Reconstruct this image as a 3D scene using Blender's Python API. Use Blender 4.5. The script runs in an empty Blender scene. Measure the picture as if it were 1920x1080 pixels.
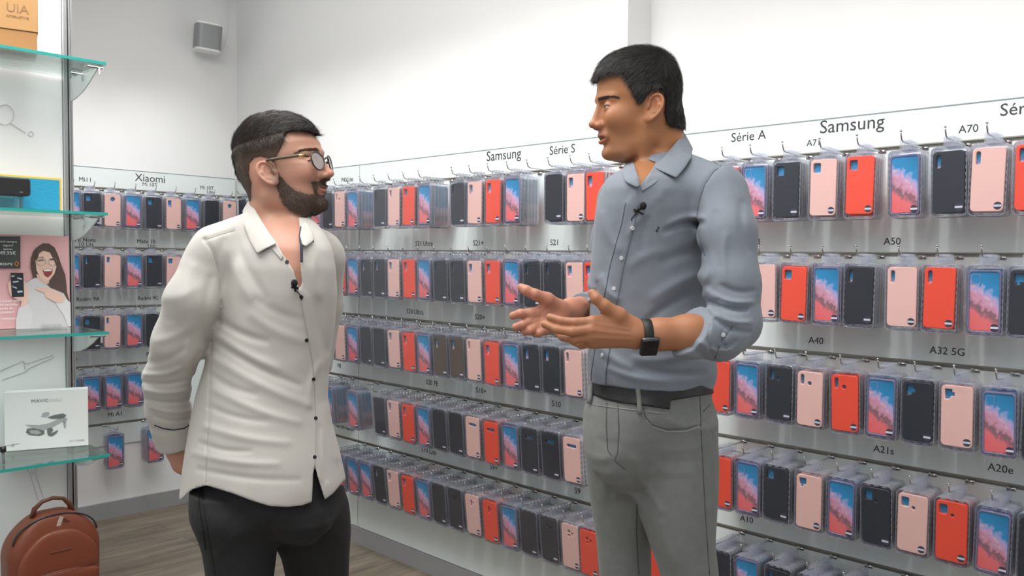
import bpy, bmesh, math, random
import numpy as np
from mathutils import Vector, Matrix
random.seed(7); np.random.seed(7)
SC = bpy.context.scene
COL = SC.collection
# ---------------------------------------------------------------- camera
F_PX, YAW, PIT, ROLL, CYP = 1585.47, .7952, .0527, .0149, 572.31
WALL_X, NICHE_X, BACK_Y, CAM_H = 2.3817, 2.5181, 4.5669, 1.38
STEP_Y = 1.797
CEIL = 2.93
ROWS = [1.718, 1.414, 1.109, .8046, .4993]
PANEL_TOP = 1.820
fwd = np.array([math.sin(YAW)*math.cos(PIT), math.cos(YAW)*math.cos(PIT), -math.sin(PIT)])
rgt = np.array([math.cos(YAW), -math.sin(YAW), 0.])
upv = np.cross(rgt, fwd)
rgt, upv = rgt*math.cos(ROLL)+upv*math.sin(ROLL), -rgt*math.sin(ROLL)+upv*math.cos(ROLL)
CAMP = np.array([0., 0., CAM_H])
cd = bpy.data.cameras.new('camera'); cam = bpy.data.objects.new('camera', cd); COL.objects.link(cam)
cd.sensor_width = 36; cd.lens = F_PX/1920*36; cd.shift_y = (CYP-540)/1920; cd.clip_start = .05
cam.matrix_world = Matrix(((rgt[0], upv[0], -fwd[0], 0), (rgt[1], upv[1], -fwd[1], 0), (rgt[2], upv[2], -fwd[2], CAM_H), (0, 0, 0, 1)))
SC.camera = cam
def ray(x, y): return fwd+(x-960)/F_PX*rgt-(y-CYP)/F_PX*upv
def onp(x, y, n, d):
    v = ray(x, y); return CAMP+v*(d-CAMP[n])/v[n]
def atd(x, y, d): return CAMP+ray(x, y)*d
def projn(P):
    d = P-CAMP; z = d@fwd
    return 960+F_PX*(d@rgt)/z, CYP-F_PX*(d@upv)/z
# ---------------------------------------------------------------- view, world, lights
vs = SC.view_settings
vs.view_transform = 'Standard'; vs.look = 'None'; vs.gamma = 1; vs.use_curve_mapping = False
vs.exposure = 0.18
SC.cycles.transparent_max_bounces = 32
wd = bpy.data.worlds.new('world'); SC.world = wd; wd.use_nodes = True
wd.node_tree.nodes['Background'].inputs[0].default_value = (.93, .96, 1, 1)
wd.node_tree.nodes['Background'].inputs[1].default_value = .56
def area(name, loc, tgt, sx, sy, power, col=(1, 1, 1), spread=180):
    l = bpy.data.lights.new(name, 'AREA'); l.shape = 'RECTANGLE'; l.size = sx; l.size_y = sy; l.energy = power; l.color = col
    l.spread = math.radians(spread)
    o = bpy.data.objects.new(name, l); COL.objects.link(o); o.location = loc
    o.rotation_euler = (Vector(tgt)-Vector(loc)).to_track_quat('-Z', 'Y').to_euler(); return o
def spot(name, loc, tgt, power, deg, blend=.6, rad=.03, col=(1, 1, 1)):
    l = bpy.data.lights.new(name, 'SPOT'); l.energy = power; l.spot_size = math.radians(deg); l.spot_blend = blend; l.shadow_soft_size = rad; l.color = col
    o = bpy.data.objects.new(name, l); COL.objects.link(o); o.location = loc
    o.rotation_euler = (Vector(tgt)-Vector(loc)).to_track_quat('-Z', 'Y').to_euler(); return o
area('ceiling_panel_light', (.6, 1.6, 2.9), (.6, 1.6, 0), 1.6, 2.4, 52, (1, .985, .96))
area('ceiling_panel_light', (-.6, -.6, 2.9), (0, .2, 0), 1.6, 1.6, 32, (1, .985, .96))
area('wall_wash_light', (1.75, 1.9, 2.9), (2.4, 1.9, 1.9), 4.6, .2, 8, (1, 1, 1))
for y in [-.2+.34*k for k in range(13)]:
    spot('ceiling_spotlight', (1.50, y, 2.88), (2.46, y, 1.46), 21, 54, 1.0, .03, (1, 1, 1))
for x in (.65, .98, 1.31, 1.64, 1.97):
    spot('ceiling_spotlight', (x, 3.70, 2.88), (x, 4.6, 1.46), 21, 54, 1.0, .03, (1, 1, 1))
area('display_downlight', (.45, 2.15, 2.75), (.5, 2.8, 1.1), .7, .3, 9, (1, 1, 1))
# ---------------------------------------------------------------- materials
def mat(name, col, rough=.5, metal=0., **kw):
    m = bpy.data.materials.new(name); m.use_nodes = True; b = m.node_tree.nodes['Principled BSDF']
    b.inputs['Base Color'].default_value = (*col, 1); b.inputs['Roughness'].default_value = rough; b.inputs['Metallic'].default_value = metal
    for k, v in kw.items(): b.inputs[k].default_value = v
    return m
def N(m, t, **kw):
    n = m.node_tree.nodes.new(t)
    for k, v in kw.items(): setattr(n, k, v)
    return n
def L(m, a, b): m.node_tree.links.new(a, b)
def bsdf(m): return m.node_tree.nodes['Principled BSDF']
def noise_bump(m, scale, strength, dist=.001, detail=4, coord='Object', stretch=None):
    tc = N(m, 'ShaderNodeTexCoord'); n = N(m, 'ShaderNodeTexNoise'); n.inputs['Scale'].default_value = scale; n.inputs['Detail'].default_value = detail
    src = tc.outputs[coord]
    if stretch:
        mp = N(m, 'ShaderNodeMapping'); mp.inputs['Scale'].default_value = stretch; L(m, src, mp.inputs[0]); src = mp.outputs[0]
    L(m, src, n.inputs['Vector'])
    b = N(m, 'ShaderNodeBump'); b.inputs['Strength'].default_value = strength; b.inputs['Distance'].default_value = dist
    L(m, n.outputs['Fac'], b.inputs['Height']); L(m, b.outputs[0], bsdf(m).inputs['Normal']); return n
M = {}
M['wall'] = mat('white_paint', (.80, .80, .79), .75); noise_bump(M['wall'], 220, .12, .0006)
M['ceil'] = mat('ceiling_paint', (.8, .8, .79), .85)
M['panel'] = mat('back_painted_glass', (.73, .785, .77), .16)
bsdf(M['panel']).inputs['Coat Weight'].default_value = .2
M['dark_edge'] = mat('panel_edge', (.22, .27, .28), .35)
M['rail'] = mat('rail_metal', (.36, .35, .31), .35, .8)
M['base'] = mat('brushed_baseboard', (.40, .41, .42), .42, .35); noise_bump(M['base'], 60, .15, .0004, stretch=(1, 1, 30))
M['chrome'] = mat('chrome', (.62, .63, .65), .16, 1.)
M['alu'] = mat('aluminium', (.55, .56, .56), .3, 1.)
M['text'] = mat('dark_vinyl', (.035, .035, .04), .5)
M['white'] = mat('white_plastic', (.8, .8, .8), .4)
M['line'] = mat('pale_grey_print', (.62, .62, .63), .6)
# floor
m = M['floor'] = mat('wood_vinyl', (.3, .25, .2), .42)
tc = N(m, 'ShaderNodeTexCoord'); mp = N(m, 'ShaderNodeMapping'); mp.inputs['Scale'].default_value = (.9, 7, 1)
br = N(m, 'ShaderNodeTexBrick'); br.inputs['Scale'].default_value = 1.; br.inputs['Brick Width'].default_value = 1.2; br.inputs['Row Height'].default_value = .16; br.inputs['Mortar Size'].default_value = .0015
br.inputs['Color1'].default_value = (.25, .205, .155, 1); br.inputs['Color2'].default_value = (.31, .262, .205, 1); br.inputs['Mortar'].default_value = (.12, .1, .08, 1)
n1 = N(m, 'ShaderNodeTexNoise'); n1.inputs['Scale'].default_value = 2.6; n1.inputs['Detail'].default_value = 9; n1.inputs['Roughness'].default_value = .62; n1.inputs['Distortion'].default_value = .5
L(m, tc.outputs['Object'], br.inputs['Vector']); L(m, tc.outputs['Object'], mp.inputs[0]); L(m, mp.outputs[0], n1.inputs['Vector'])
rp = N(m, 'ShaderNodeValToRGB'); rp.color_ramp.elements[0].position = .3; rp.color_ramp.elements[0].color = (.45, .45, .47, 1); rp.color_ramp.elements[1].position = .72; rp.color_ramp.elements[1].color = (1.2, 1.18, 1.12, 1)
mx = N(m, 'ShaderNodeMix', data_type='RGBA', blend_type='MULTIPLY'); mx.inputs['Factor'].default_value = 1
L(m, n1.outputs['Fac'], rp.inputs[0]); L(m, br.outputs[0], mx.inputs[6]); L(m, rp.outputs[0], mx.inputs[7]); L(m, mx.outputs[2], bsdf(m).inputs['Base Color'])
# ---------------------------------------------------------------- object helpers
def mesh_obj(name, me, m=None, parent=None):
    o = bpy.data.objects.new(name, me); COL.objects.link(o)
    if m is not None:
        for k in (m if isinstance(m, (list, tuple)) else [m]): me.materials.append(k)
    if parent is not None: o.parent = parent
    return o
def obj(name, bm, m=None, parent=None, smooth=False):
    me = bpy.data.meshes.new(name); bm.to_mesh(me); bm.free()
    if smooth: me.polygons.foreach_set('use_smooth', [True]*len(me.polygons))
    return mesh_obj(name, me, m, parent)
def tag(o, label, cat, group=None, kind=None):
    if label: o['label'] = label
    if cat: o['category'] = cat
    if group: o['group'] = group
    if kind: o['kind'] = kind
    return o
def empty(name, loc=(0, 0, 0), rz=0):
    o = bpy.data.objects.new(name, None); COL.objects.link(o); o.location = loc; o.rotation_euler = (0, 0, rz); o.empty_display_size = .05; return o
def add_box(bm, c, s, R=None, mi=0):
    r = bmesh.ops.create_cube(bm, size=1); vs_ = r['verts']
    for v in vs_:
        p = Vector((v.co.x*s[0], v.co.y*s[1], v.co.z*s[2]))
        if R is not None: p = R@p
        v.co = p+Vector(c)
    for f in {f for v in vs_ for f in v.link_faces}: f.material_index = mi
    return vs_
def bevel_all(bm, w, seg=2):
    bmesh.ops.bevel(bm, geom=list(bm.edges), offset=w, segments=seg, affect='EDGES', profile=.5)
def add_tube(bm, pts, r, seg=8, closed=False, cap=True):
    pts = [Vector(p) for p in pts]; n = len(pts); rr = r if isinstance(r, (list, tuple)) else [r]*n
    rings = []; prev = None
    for i, p in enumerate(pts):
        if closed: t = (pts[(i+1) % n]-pts[i-1]).normalized()
        else: t = ((pts[min(i+1, n-1)]-pts[max(i-1, 0)])).normalized()
        if prev is None:
            a = Vector((0, 0, 1)) if abs(t.z) < .9 else Vector((1, 0, 0)); x = t.cross(a).normalized()
        else: x = (prev-t*prev.dot(t)).normalized()
        prev = x; y = t.cross(x)
        rings.append([bm.verts.new(p+x*math.cos(2*math.pi*k/seg)*rr[i]+y*math.sin(2*math.pi*k/seg)*rr[i]) for k in range(seg)])
    for i in range(n if closed else n-1):
        a, b = rings[i], rings[(i+1) % n]
        for k in range(seg): bm.faces.new((a[k], a[(k+1) % seg], b[(k+1) % seg], b[k]))
    if cap and not closed:
        bm.faces.new(rings[0][::-1]); bm.faces.new(rings[-1])
def tube_obj(name, pts, r, m, parent=None, seg=8, closed=False):
    bm = bmesh.new(); add_tube(bm, pts, r, seg, closed); bmesh.ops.recalc_face_normals(bm, faces=bm.faces); return obj(name, bm, m, parent, True)
def rrect(w, h, r, n=5, cx=0, cy=0):
    r = min(r, w/2-1e-5, h/2-1e-5); out = []
    for qx, qy, a0 in ((1, 1, 0), (-1, 1, 90), (-1, -1, 180), (1, -1, 270)):
        for k in range(n+1):
            a = math.radians(a0+90*k/n); out.append((cx+qx*(w/2-r)+r*math.cos(a), cy+qy*(h/2-r)+r*math.sin(a)))
    return out
def curve_mesh(loops, depth, bevel=0., name='c'):
    """flat shape with holes in x/z, extruded along y; front faces -y"""
    cu = bpy.data.curves.new(name, 'CURVE'); cu.dimensions = '2D'; cu.fill_mode = 'BOTH'; cu.extrude = max(depth/2-bevel, 1e-5); cu.bevel_depth = bevel; cu.bevel_resolution = 1; cu.offset = -bevel
    for lp in loops:
        s = cu.splines.new('POLY'); s.points.add(len(lp)-1); s.use_cyclic_u = True
        for p, q in zip(s.points, lp): p.co = (q[0], q[1], 0, 1)
    o = bpy.data.objects.new(name, cu); COL.objects.link(o)
    bpy.context.view_layer.update()
    me = bpy.data.meshes.new_from_object(o.evaluated_get(bpy.context.evaluated_depsgraph_get()))
    bpy.data.objects.remove(o)
    me.transform(Matrix.Rotation(math.radians(90), 4, 'X')); me.materials.clear()
    return me
def text_mesh(body, size, extrude=.0004, align='CENTER', sx=1., bold=0.):
    cu = bpy.data.curves.new('t', 'FONT'); cu.body = body; cu.size = size; cu.extrude = extrude; cu.align_x = align; cu.align_y = 'CENTER'; cu.offset = bold; cu.resolution_u = 3
    o = bpy.data.objects.new('t', cu); COL.objects.link(o); bpy.context.view_layer.update()
    me = bpy.data.meshes.new_from_object(o.evaluated_get(bpy.context.evaluated_depsgraph_get()))
    bpy.data.objects.remove(o); me.materials.clear()
    me.transform(Matrix.Diagonal((sx, 1, 1, 1))); me.transform(Matrix.Rotation(math.radians(90), 4, 'X'))
    return me
# ---------------------------------------------------------------- structure
def wallbox(name, lo, hi, m):
    bm = bmesh.new(); add_box(bm, [(a+b)/2 for a, b in zip(lo, hi)], [b-a for a, b in zip(lo, hi)])
    o = obj(name, bm, m); o['kind'] = 'structure'; return o
wallbox('floor', (-3, -3, -.05), (3.2, 5.2, 0), M['floor'])
wallbox('ceiling', (-3, -3, CEIL), (3.2, 5.2, CEIL+.1), M['ceil'])
wallbox('wall_back', (-3, BACK_Y, 0), (WALL_X+.4, BACK_Y+.12, CEIL), M['wall'])
wallbox('wall_right', (WALL_X, STEP_Y, 0), (WALL_X+.4, BACK_Y, CEIL), M['wall'])
wallbox('wall_niche', (NICHE_X, -3, 0), (NICHE_X+.2, STEP_Y, CEIL), M['wall'])
wallbox('baseboard_back', (-3, BACK_Y-.016, 0), (WALL_X-.02, BACK_Y, .085), M['base'])
wallbox('baseboard_right', (WALL_X-.02, STEP_Y, 0), (WALL_X, BACK_Y, .08), M['base'])
wallbox('baseboard_niche', (NICHE_X-.02, -3, 0), (NICHE_X, STEP_Y, .08), M['base'])
# ---------------------------------------------------------------- display panels, rails and lettering
def to_wall(o, side, along, z, off=.0):
    """place something modelled facing -Y on a wall: side 'B' back, 'R' right, 'N' niche"""
    if side == 'B': o.location = (along, BACK_Y-off, z)
    else:
        o.location = ((WALL_X if side == 'R' else NICHE_X)-off, along, z); o.rotation_euler = (0, 0, -math.pi/2)
    return o
PTH = .012
def panel(side, a0, a1, ztop, zbot, label, seams=()):
    mid = (a0+a1)/2; w = abs(a1-a0)
    e = empty('slatwall_display'); to_wall(e, side, mid, 0)
    zs = [ztop]+ROWS+[zbot]
    bm = bmesh.new()
    for k in range(len(zs)-1):
        t, b = zs[k]-(.006 if k else 0), zs[k+1]+(.006 if k < len(zs)-2 else 0)
        add_box(bm, (0, -PTH/2, (t+b)/2), (w-.003, PTH, t-b))
    bevel_all(bm, .001, 1)
    obj('glass_panel', bm, M['panel'], e)
    bm = bmesh.new(); add_box(bm, (0, -PTH/2, ztop+.002), (w-.003, PTH, .004)); obj('top_edge', bm, M['dark_edge'], e)
    for z in ROWS:
        bm = bmesh.new(); add_box(bm, (0, -.002, z), (w-.002, .004, .012)); add_box(bm, (0, -PTH/2-.001, z+.0045), (w-.002, PTH+.001, .003)); add_box(bm, (0, -PTH/2, z-.005), (w-.002, PTH, .002))
        obj('slot_rail', bm, M['rail'], e)
    tag(e, label, 'display', 'glass display panels on the walls'); return e
SEAM = 3.350
P_BACK = panel('B', .30, WALL_X-.016, PANEL_TOP, .385, 'wide white glass hook panel on the back wall, left of the corner')
P_CORN = panel('R', SEAM+.001, BACK_Y-.016, PANEL_TOP, .082, 'narrow white glass hook panel between the room corner and the long panel')
P_MID = panel('R', STEP_Y+.002, SEAM-.001, PANEL_TOP, .082, 'long white glass hook panel on the forward wall part between the men')
P_NICHE = panel('N', -.6, STEP_Y-.004, PANEL_TOP, .082, 'white glass hook panel on the set back wall right of the blue shirt')
def letter(pan, side, px, py, s, size, name='lettering', sx=1.):
    if side == 'B': p = onp(px, py, 1, BACK_Y-PTH); al = p[0]
    else: p = onp(px, py, 0, (WALL_X if side == 'R' else NICHE_X)-PTH); al = p[1]
    me = text_mesh(s, size, sx=sx); o = mesh_obj(name, me, M['text'], pan)
    d = (al-pan.location.x) if side == 'B' else (pan.location.y-al)
    o.location = (d, -PTH-.0004, p[2])
for a in ((1403, 256, 'Série A', .042), (1596, 234, 'Samsung', .056), (1526, 268, 'A71', .028), (1816, 242, 'A70', .030), (1912, 204, 'Série', .046),
          (1414, 454, 'A51', .030), (1673, 453, 'A50', .029), (1530, 639, 'A40', .029), (1776, 659, 'A32 5G', .029), (1657, 844, 'A21s', .029), (1876, 879, 'A20e', .029), (1400, 974, 'A10', .029)):
    letter(P_NICHE, 'N', *a)
for a in ((944, 291, 'Samsung', .056), (1054, 281, 'Série S', .046), (795, 457, 'S21 Ultra', .031), (897, 456, 'S21+', .031), (1040, 455, 'S21', .031),
          (778, 585, 'S20 Ultra', .031), (900, 595, 'S20+', .031), (810, 718, 'S20 FE', .031), (902, 733, 'S10+', .031), (1043, 758, 'S10', .031),
          (804, 846, 'S10 Lite', .031), (926, 877, 'S9+', .031), (1083, 921, 'S9', .031)):
    letter(P_MID, 'R', *a)
for a in ((651, 337, 'P40 Lite', .030), (631, 455, 'FE', .03), (636, 571, 'P30', .03), (636, 686, 'P8', .03), (646, 802, 'P Smart 2020 P Smart 2019', .021, 'lettering', .72)):
    letter(P_CORN, 'R', *a)
for a in ((160, 337, 'Mi11', .032), (282, 335, 'Xiaomi', .056), (281, 346.5, 'Mi 10T', .028), (388, 352.5, 'Mi 10T', .028), (394, 360, 'Lite', .026), (160, 450, 'Mi Note', .030), (162, 458, '10 Lite', .028),
          (274, 453, 'Mate 10', .030), (284, 461, 'Lite', .028), (165, 561, 'Redmi 9A', .028), (278, 559, 'Redmi 9C', .028), (141, 673, 'te', .028), (279, 664, 'P8', .028), (216, 777, 'Mi A1', .032)):
    letter(P_BACK, 'B', *a)
# ---------------------------------------------------------------- phone case packs
def clearmat(name, tint, dif, fac_d, fac_g, rough=.08, fr=.6):
    m = bpy.data.materials.new(name); m.use_nodes = True; nt = m.node_tree; nt.nodes.clear()
    out = N(m, 'ShaderNodeOutputMaterial'); tr = N(m, 'ShaderNodeBsdfTransparent'); tr.inputs[0].default_value = (*tint, 1)
    df = N(m, 'ShaderNodeBsdfDiffuse'); df.inputs[0].default_value = (*dif, 1)
    gl = N(m, 'ShaderNodeBsdfAnisotropic'); gl.inputs['Roughness'].default_value = rough
    m1 = N(m, 'ShaderNodeMixShader'); m1.inputs[0].default_value = fac_d; L(m, tr.outputs[0], m1.inputs[1]); L(m, df.outputs[0], m1.inputs[2])
    lw = N(m, 'ShaderNodeFresnel'); lw.inputs[0].default_value = 1.4
    mul = N(m, 'ShaderNodeMath', operation='MULTIPLY_ADD'); mul.inputs[1].default_value = fr; mul.inputs[2].default_value = fac_g; mul.use_clamp = True; L(m, lw.outputs[0], mul.inputs[0])
    m2 = N(m, 'ShaderNodeMixShader'); L(m, mul.outputs[0], m2.inputs[0]); L(m, m1.outputs[0], m2.inputs[1]); L(m, gl.outputs[0], m2.inputs[2]); L(m, m2.outputs[0], out.inputs[0])
    return m
M['blister'] = clearmat('clear_blister_plastic', (.94, .945, .97), (.66, .68, .76), .17, .05)
M['front'] = clearmat('clear_blister_front', (.98, .98, 1.), (.8, .8, .9), .01, .0, .12, .12)
M['clearcase'] = clearmat('clear_case_plastic', (.80, .80, .92), (.38, .36, .55), .40, .06)
M['K'] = mat('black_soft_case', (.016, .020, .026), .42)
M['P'] = mat('pink_soft_case', (.80, .50, .42), .45)
M['R'] = mat('coral_red_soft_case', (.85, .075, .03), .42)
M['B'] = mat('brown_translucent_case', (.085, .058, .035), .3)
M['sticker'] = mat('sticker_dark', (.045, .04, .06), .35)
M['band'] = mat('sticker_light', (.6, .6, .68), .35)
# printed insert
m = M['art'] = mat('printed_insert', (.5, .3, .4), .35)
uvn = N(m, 'ShaderNodeUVMap'); uvn.uv_map = 'print'; s0 = N(m, 'ShaderNodeSeparateXYZ'); L(m, uvn.outputs[0], s0.inputs[0])
sp = N(m, 'ShaderNodeCombineXYZ'); L(m, s0.outputs['X'], sp.inputs['X']); L(m, s0.outputs['Y'], sp.inputs['Z'])
CO = sp.outputs[0]; sp = N(m, 'ShaderNodeSeparateXYZ'); L(m, CO, sp.inputs[0])
nz = N(m, 'ShaderNodeTexNoise'); nz.inputs['Scale'].default_value = 38; nz.inputs['Detail'].default_value = 5; nz.inputs['Distortion'].default_value = 1.2; L(m, CO, nz.inputs['Vector'])
a = N(m, 'ShaderNodeMath', operation='MULTIPLY_ADD'); a.inputs[1].default_value = .75; L(m, sp.outputs['X'], a.inputs[0]); L(m, sp.outputs['Z'], a.inputs[2])
b = N(m, 'ShaderNodeMath', operation='MULTIPLY_ADD'); b.inputs[1].default_value = .075; L(m, nz.outputs['Fac'], b.inputs[0]); L(m, a.outputs[0], b.inputs[2])
c = N(m, 'ShaderNodeMapRange'); c.inputs['From Min'].default_value = -.06; c.inputs['From Max'].default_value = .13; L(m, b.outputs[0], c.inputs[0])
rp = N(m, 'ShaderNodeValToRGB'); cr = rp.color_ramp
cols = [(0., (.80, .13, .12)), (.26, (.78, .17, .17)), (.36, (.30, .13, .15)), (.41, (.22, .12, .14)), (.47, (.62, .27, .33)), (.57, (.58, .36, .54)), (.64, (.30, .38, .62)), (.70, (.02, .26, .50)), (1., (.010, .20, .38))]
while len(cr.elements) < len(cols): cr.elements.new(.5)
for e_, (p_, c_) in zip(cr.elements, cols): e_.position = p_; e_.color = (*c_, 1)
L(m, c.outputs[0], rp.inputs[0])
# pale knuckle-like highlights along the diagonal
vo = N(m, 'ShaderNodeTexVoronoi'); vo.inputs['Scale'].default_value = 95; L(m, CO, vo.inputs['Vector'])
d1 = N(m, 'ShaderNodeMath', operation='MULTIPLY_ADD'); d1.inputs[1].default_value = .9; L(m, sp.outputs['X'], d1.inputs[0]); L(m, sp.outputs['Z'], d1.inputs[2])
d2 = N(m, 'ShaderNodeMath', operation='ABSOLUTE'); d3 = N(m, 'ShaderNodeMath', operation='ADD'); d3.inputs[1].default_value = -.012; L(m, d1.outputs[0], d3.inputs[0]); L(m, d3.outputs[0], d2.inputs[0])
d4 = N(m, 'ShaderNodeMapRange'); d4.inputs['From Min'].default_value = .016; d4.inputs['From Max'].default_value = .004; L(m, d2.outputs[0], d4.inputs[0])
d5 = N(m, 'ShaderNodeMapRange'); d5.inputs['From Min'].default_value = .5; d5.inputs['From Max'].default_value = .15; L(m, vo.outputs['Distance'], d5.inputs[0])
d6 = N(m, 'ShaderNodeMath', operation='MULTIPLY'); L(m, d4.outputs[0], d6.inputs[0]); L(m, d5.outputs[0], d6.inputs[1])
mx = N(m, 'ShaderNodeMix', data_type='RGBA'); mx.inputs[7].default_value = (.78, .44, .46, 1); L(m, d6.outputs[0], mx.inputs[0]); L(m, rp.outputs[0], mx.inputs[6]); L(m, mx.outputs[2], bsdf(m).inputs['Base Color'])
CW, CH, CD = .0765, .160, .010          # case
CZ = -.107                              # case centre below the hook
def holes(kind):
    x0, z0 = -CW/2, CH/2
    H = {'sq': [rrect(.022, .027, .004, 3, x0+.019, z0-.024)],
         'sq3': [rrect(.020, .026, .004, 3, x0+.018, z0-.023), rrect(.009, .009, .0044, 5, x0+.040, z0-.036)],
         'st': [rrect(.0105, .034, .005, 4, x0+.014, z0-.026)],
         'st2': [rrect(.0105, .030, .005, 4, x0+.015, z0-.024), rrect(.0115, .0115, .0056, 5, x0+.037, z0-.034)],
         'a32': [[(x0+.009, z0-.010), (x0+.026, z0-.010), (x0+.026, z0-.018), (x0+.032, z0-.018), (x0+.032, z0-.028), (x0+.024, z0-.028), (x0+.019, z0-.037), (x0+.009, z0-.037)]],
         'l': [[(x0+.009, z0-.010), (x0+.030, z0-.010), (x0+.030, z0-.030), (x0+.021, z0-.030), (x0+.021, z0-.037), (x0+.013, z0-.037), (x0+.013, z0-.030), (x0+.009, z0-.030)]],
         'tall': [rrect(.019, .036, .003, 3, x0+.017, z0-.030)],
         'notch': [[(x0+.010, z0-.010), (x0+.023, z0-.010), (x0+.023, z0-.034), (x0+.018, z0-.042), (x0+.010, z0-.034)]],
         'bar': [rrect(.042, .012, .004, 3, 0, z0-.030)],
         's9p': [rrect(.010, .026, .002, 2, -.004, z0-.034), rrect(.005, .010, .002, 2, .007, z0-.031)],
         's9': [rrect(.011, .012, .002, 2, -.004, z0-.027), rrect(.010, .009, .003, 3, -.004, z0-.041), rrect(.006, .012, .0028, 3, .011, z0-.033)],
         'rnd': [rrect(.022, .022, .0108, 7, 0, z0-.026)],
         'none': []}
    return H[kind]
OUT = rrect(CW, CH, .011, 5)
KINDS = ['sq', 'sq3', 'st', 'st2', 'a32', 'l', 'tall', 'notch', 'bar', 's9p', 's9', 'rnd', 'none']
CASE = {}
for k in KINDS:
    me = curve_mesh([OUT]+holes(k), CD, .0016); me.transform(Matrix.Translation((0, -.002, CZ))); CASE[k] = me
def cm(mesh, key):
    c_ = mesh.copy(); c_.materials.clear(); c_.materials.append(M[key]); return c_
CASEM = {(k, c_): cm(CASE[k], c_) for k in KINDS for c_ in 'KPRB'}
CLEARM = {}
for k in KINDS:
    me = curve_mesh([OUT, rrect(CW-.009, CH-.010, .007, 4)], CD, .0012)
    bm = bmesh.new(); bm.from_mesh(me)
    for lp in holes(k):
        n = len(lp); vs1 = [bm.verts.new((x, -CD/2-.0008, z)) for x, z in lp]; cx_ = sum(x for x, z in lp)/n; cz_ = sum(z for x, z in lp)/n
        vs2 = [bm.verts.new((cx_+(x-cx_)*.82, -CD/2-.0008, cz_+(z-cz_)*.86)) for x, z in lp]
        for i in range(n): bm.faces.new((vs1[i], vs1[(i+1) % n], vs2[(i+1) % n], vs2[i]))
    bm.to_mesh(me); bm.free(); me.transform(Matrix.Translation((0, -.002, CZ))); me.materials.append(M['clearcase']); CLEARM[k] = me
def print_uv(me, dz=0.):
    uv = me.uv_layers.new(name='print')
    for lp in me.loops: v = me.vertices[lp.vertex_index].co; uv.data[lp.index].uv = (v.x, v.z-dz)
CARD_FRONT = curve_mesh([rrect(CW-.010, CH-.012, .006, 3)], .0022); print_uv(CARD_FRONT); CARD_FRONT.materials.append(M['art'])
# card lies at CZ, mesh kept centred so that its print is centred too
me = curve_mesh([rrect(.088, .182, .014, 5), rrect(.0835, .1775, .012, 5)], .015, .0006)   # wall of the tray
me.transform(Matrix.Translation((0, 0, -.107)))
bm = bmesh.new(); bm.from_mesh(me)
for sx in (-1, 1):                                                                           # moulded notches along the sides
    for i in range(9): add_box(bm, (sx*.0412, -.0035, -.107+(i-4)*.0175), (.0022, .006, .009))
for i in range(3): add_box(bm, ((i-1)*.022, -.0035, -.0215), (.012, .006, .0022)); add_box(bm, ((i-1)*.022, -.0035, -.1925), (.012, .006, .0022))
me2 = curve_mesh([rrect(.030, .028, .004, 3, 0, -.004), rrect(.014, .010, .004, 3, 0, -.0002)], .0012); bm.from_mesh(me2)
bm2 = bmesh.new(); add_box(bm2, (0, 0, 0), (1, 1, 1)); bm2.free()
BL = bpy.data.meshes.new('blister'); bm.to_mesh(BL); bm.free(); BL.materials.append(M['blister'])
bm = bmesh.new(); me3 = curve_mesh([rrect(.084, .178, .012, 5)], .0004); bm.from_mesh(me3)
for v in bm.verts: v.co.y -= .0078; v.co.z -= .107
n0 = len(bm.faces); FR = bpy.data.meshes.new('blister_front'); bm.to_mesh(FR); bm.free(); FR.materials.append(M['front'])
bm = bmesh.new(); bmesh.ops.create_circle(bm, cap_ends=True, segments=20, radius=.0098); bmesh.ops.rotate(bm, verts=bm.verts, matrix=Matrix.Rotation(math.radians(90), 3, 'X'))
r_ = bmesh.ops.extrude_face_region(bm, geom=list(bm.faces)); bmesh.ops.translate(bm, verts=[v for v in r_['geom'] if isinstance(v, bmesh.types.BMVert)], vec=(0, .0003, 0))
add_box(bm, (0, -.0003, 0), (.018, .0005, .0052), mi=1); bmesh.ops.recalc_face_normals(bm, faces=bm.faces)
ST = bpy.data.meshes.new('sticker'); bm.to_mesh(ST); bm.free(); ST.materials.append(M['sticker']); ST.materials.append(M['band'])
# hook
def hook_mesh(ln):
    bm = bmesh.new(); y = -ln
    add_tube(bm, [(0, 0, .0), (0, -.012, 0), (0, y*.5, -.001), (0, y+.012, 0), (0, y, .004), (0, y-.006, .016), (0, y-.009, .026)], .0021, 6)
    add_tube(bm, [(0, y-.009, .0255), (0, y-.0095, .029)], .0034, 8)
    add_box(bm, (0, -.001, 0), (.022, .004, .010))
    bmesh.ops.recalc_face_normals(bm, faces=bm.faces)
    me = bpy.data.meshes.new('hook'); bm.to_mesh(me); bm.free(); me.materials.append(M['chrome']); me.polygons.foreach_set('use_smooth', [True]*len(me.polygons)); return me
HOOK = hook_mesh(.172)
CN = {'K': 'black', 'P': 'pink', 'R': 'coral red', 'B': 'brown translucent', 'C': 'clear'}
ordw = ['', 'first', 'second', 'third', 'fourth', 'fifth', 'sixth', 'seventh', 'eighth', 'ninth', 'tenth', 'eleventh', 'twelfth', 'thirteenth', 'fourteenth', 'fifteenth', 'sixteenth', 'seventeenth', 'eighteenth', 'nineteenth']
roww = ['top', 'second', 'third', 'fourth', 'bottom']
HOLEW = {'sq': 'square hole', 'sq3': 'two holes', 'st': 'slim slot', 'st2': 'two holes', 'a32': 'stepped hole', 'l': 'lobed hole', 'tall': 'tall window',
         'notch': 'notched hole', 'bar': 'bar hole', 's9p': 'central slot', 's9': 'central holes', 'rnd': 'round hole', 'none': 'plain back'}
SPC = .0172
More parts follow.
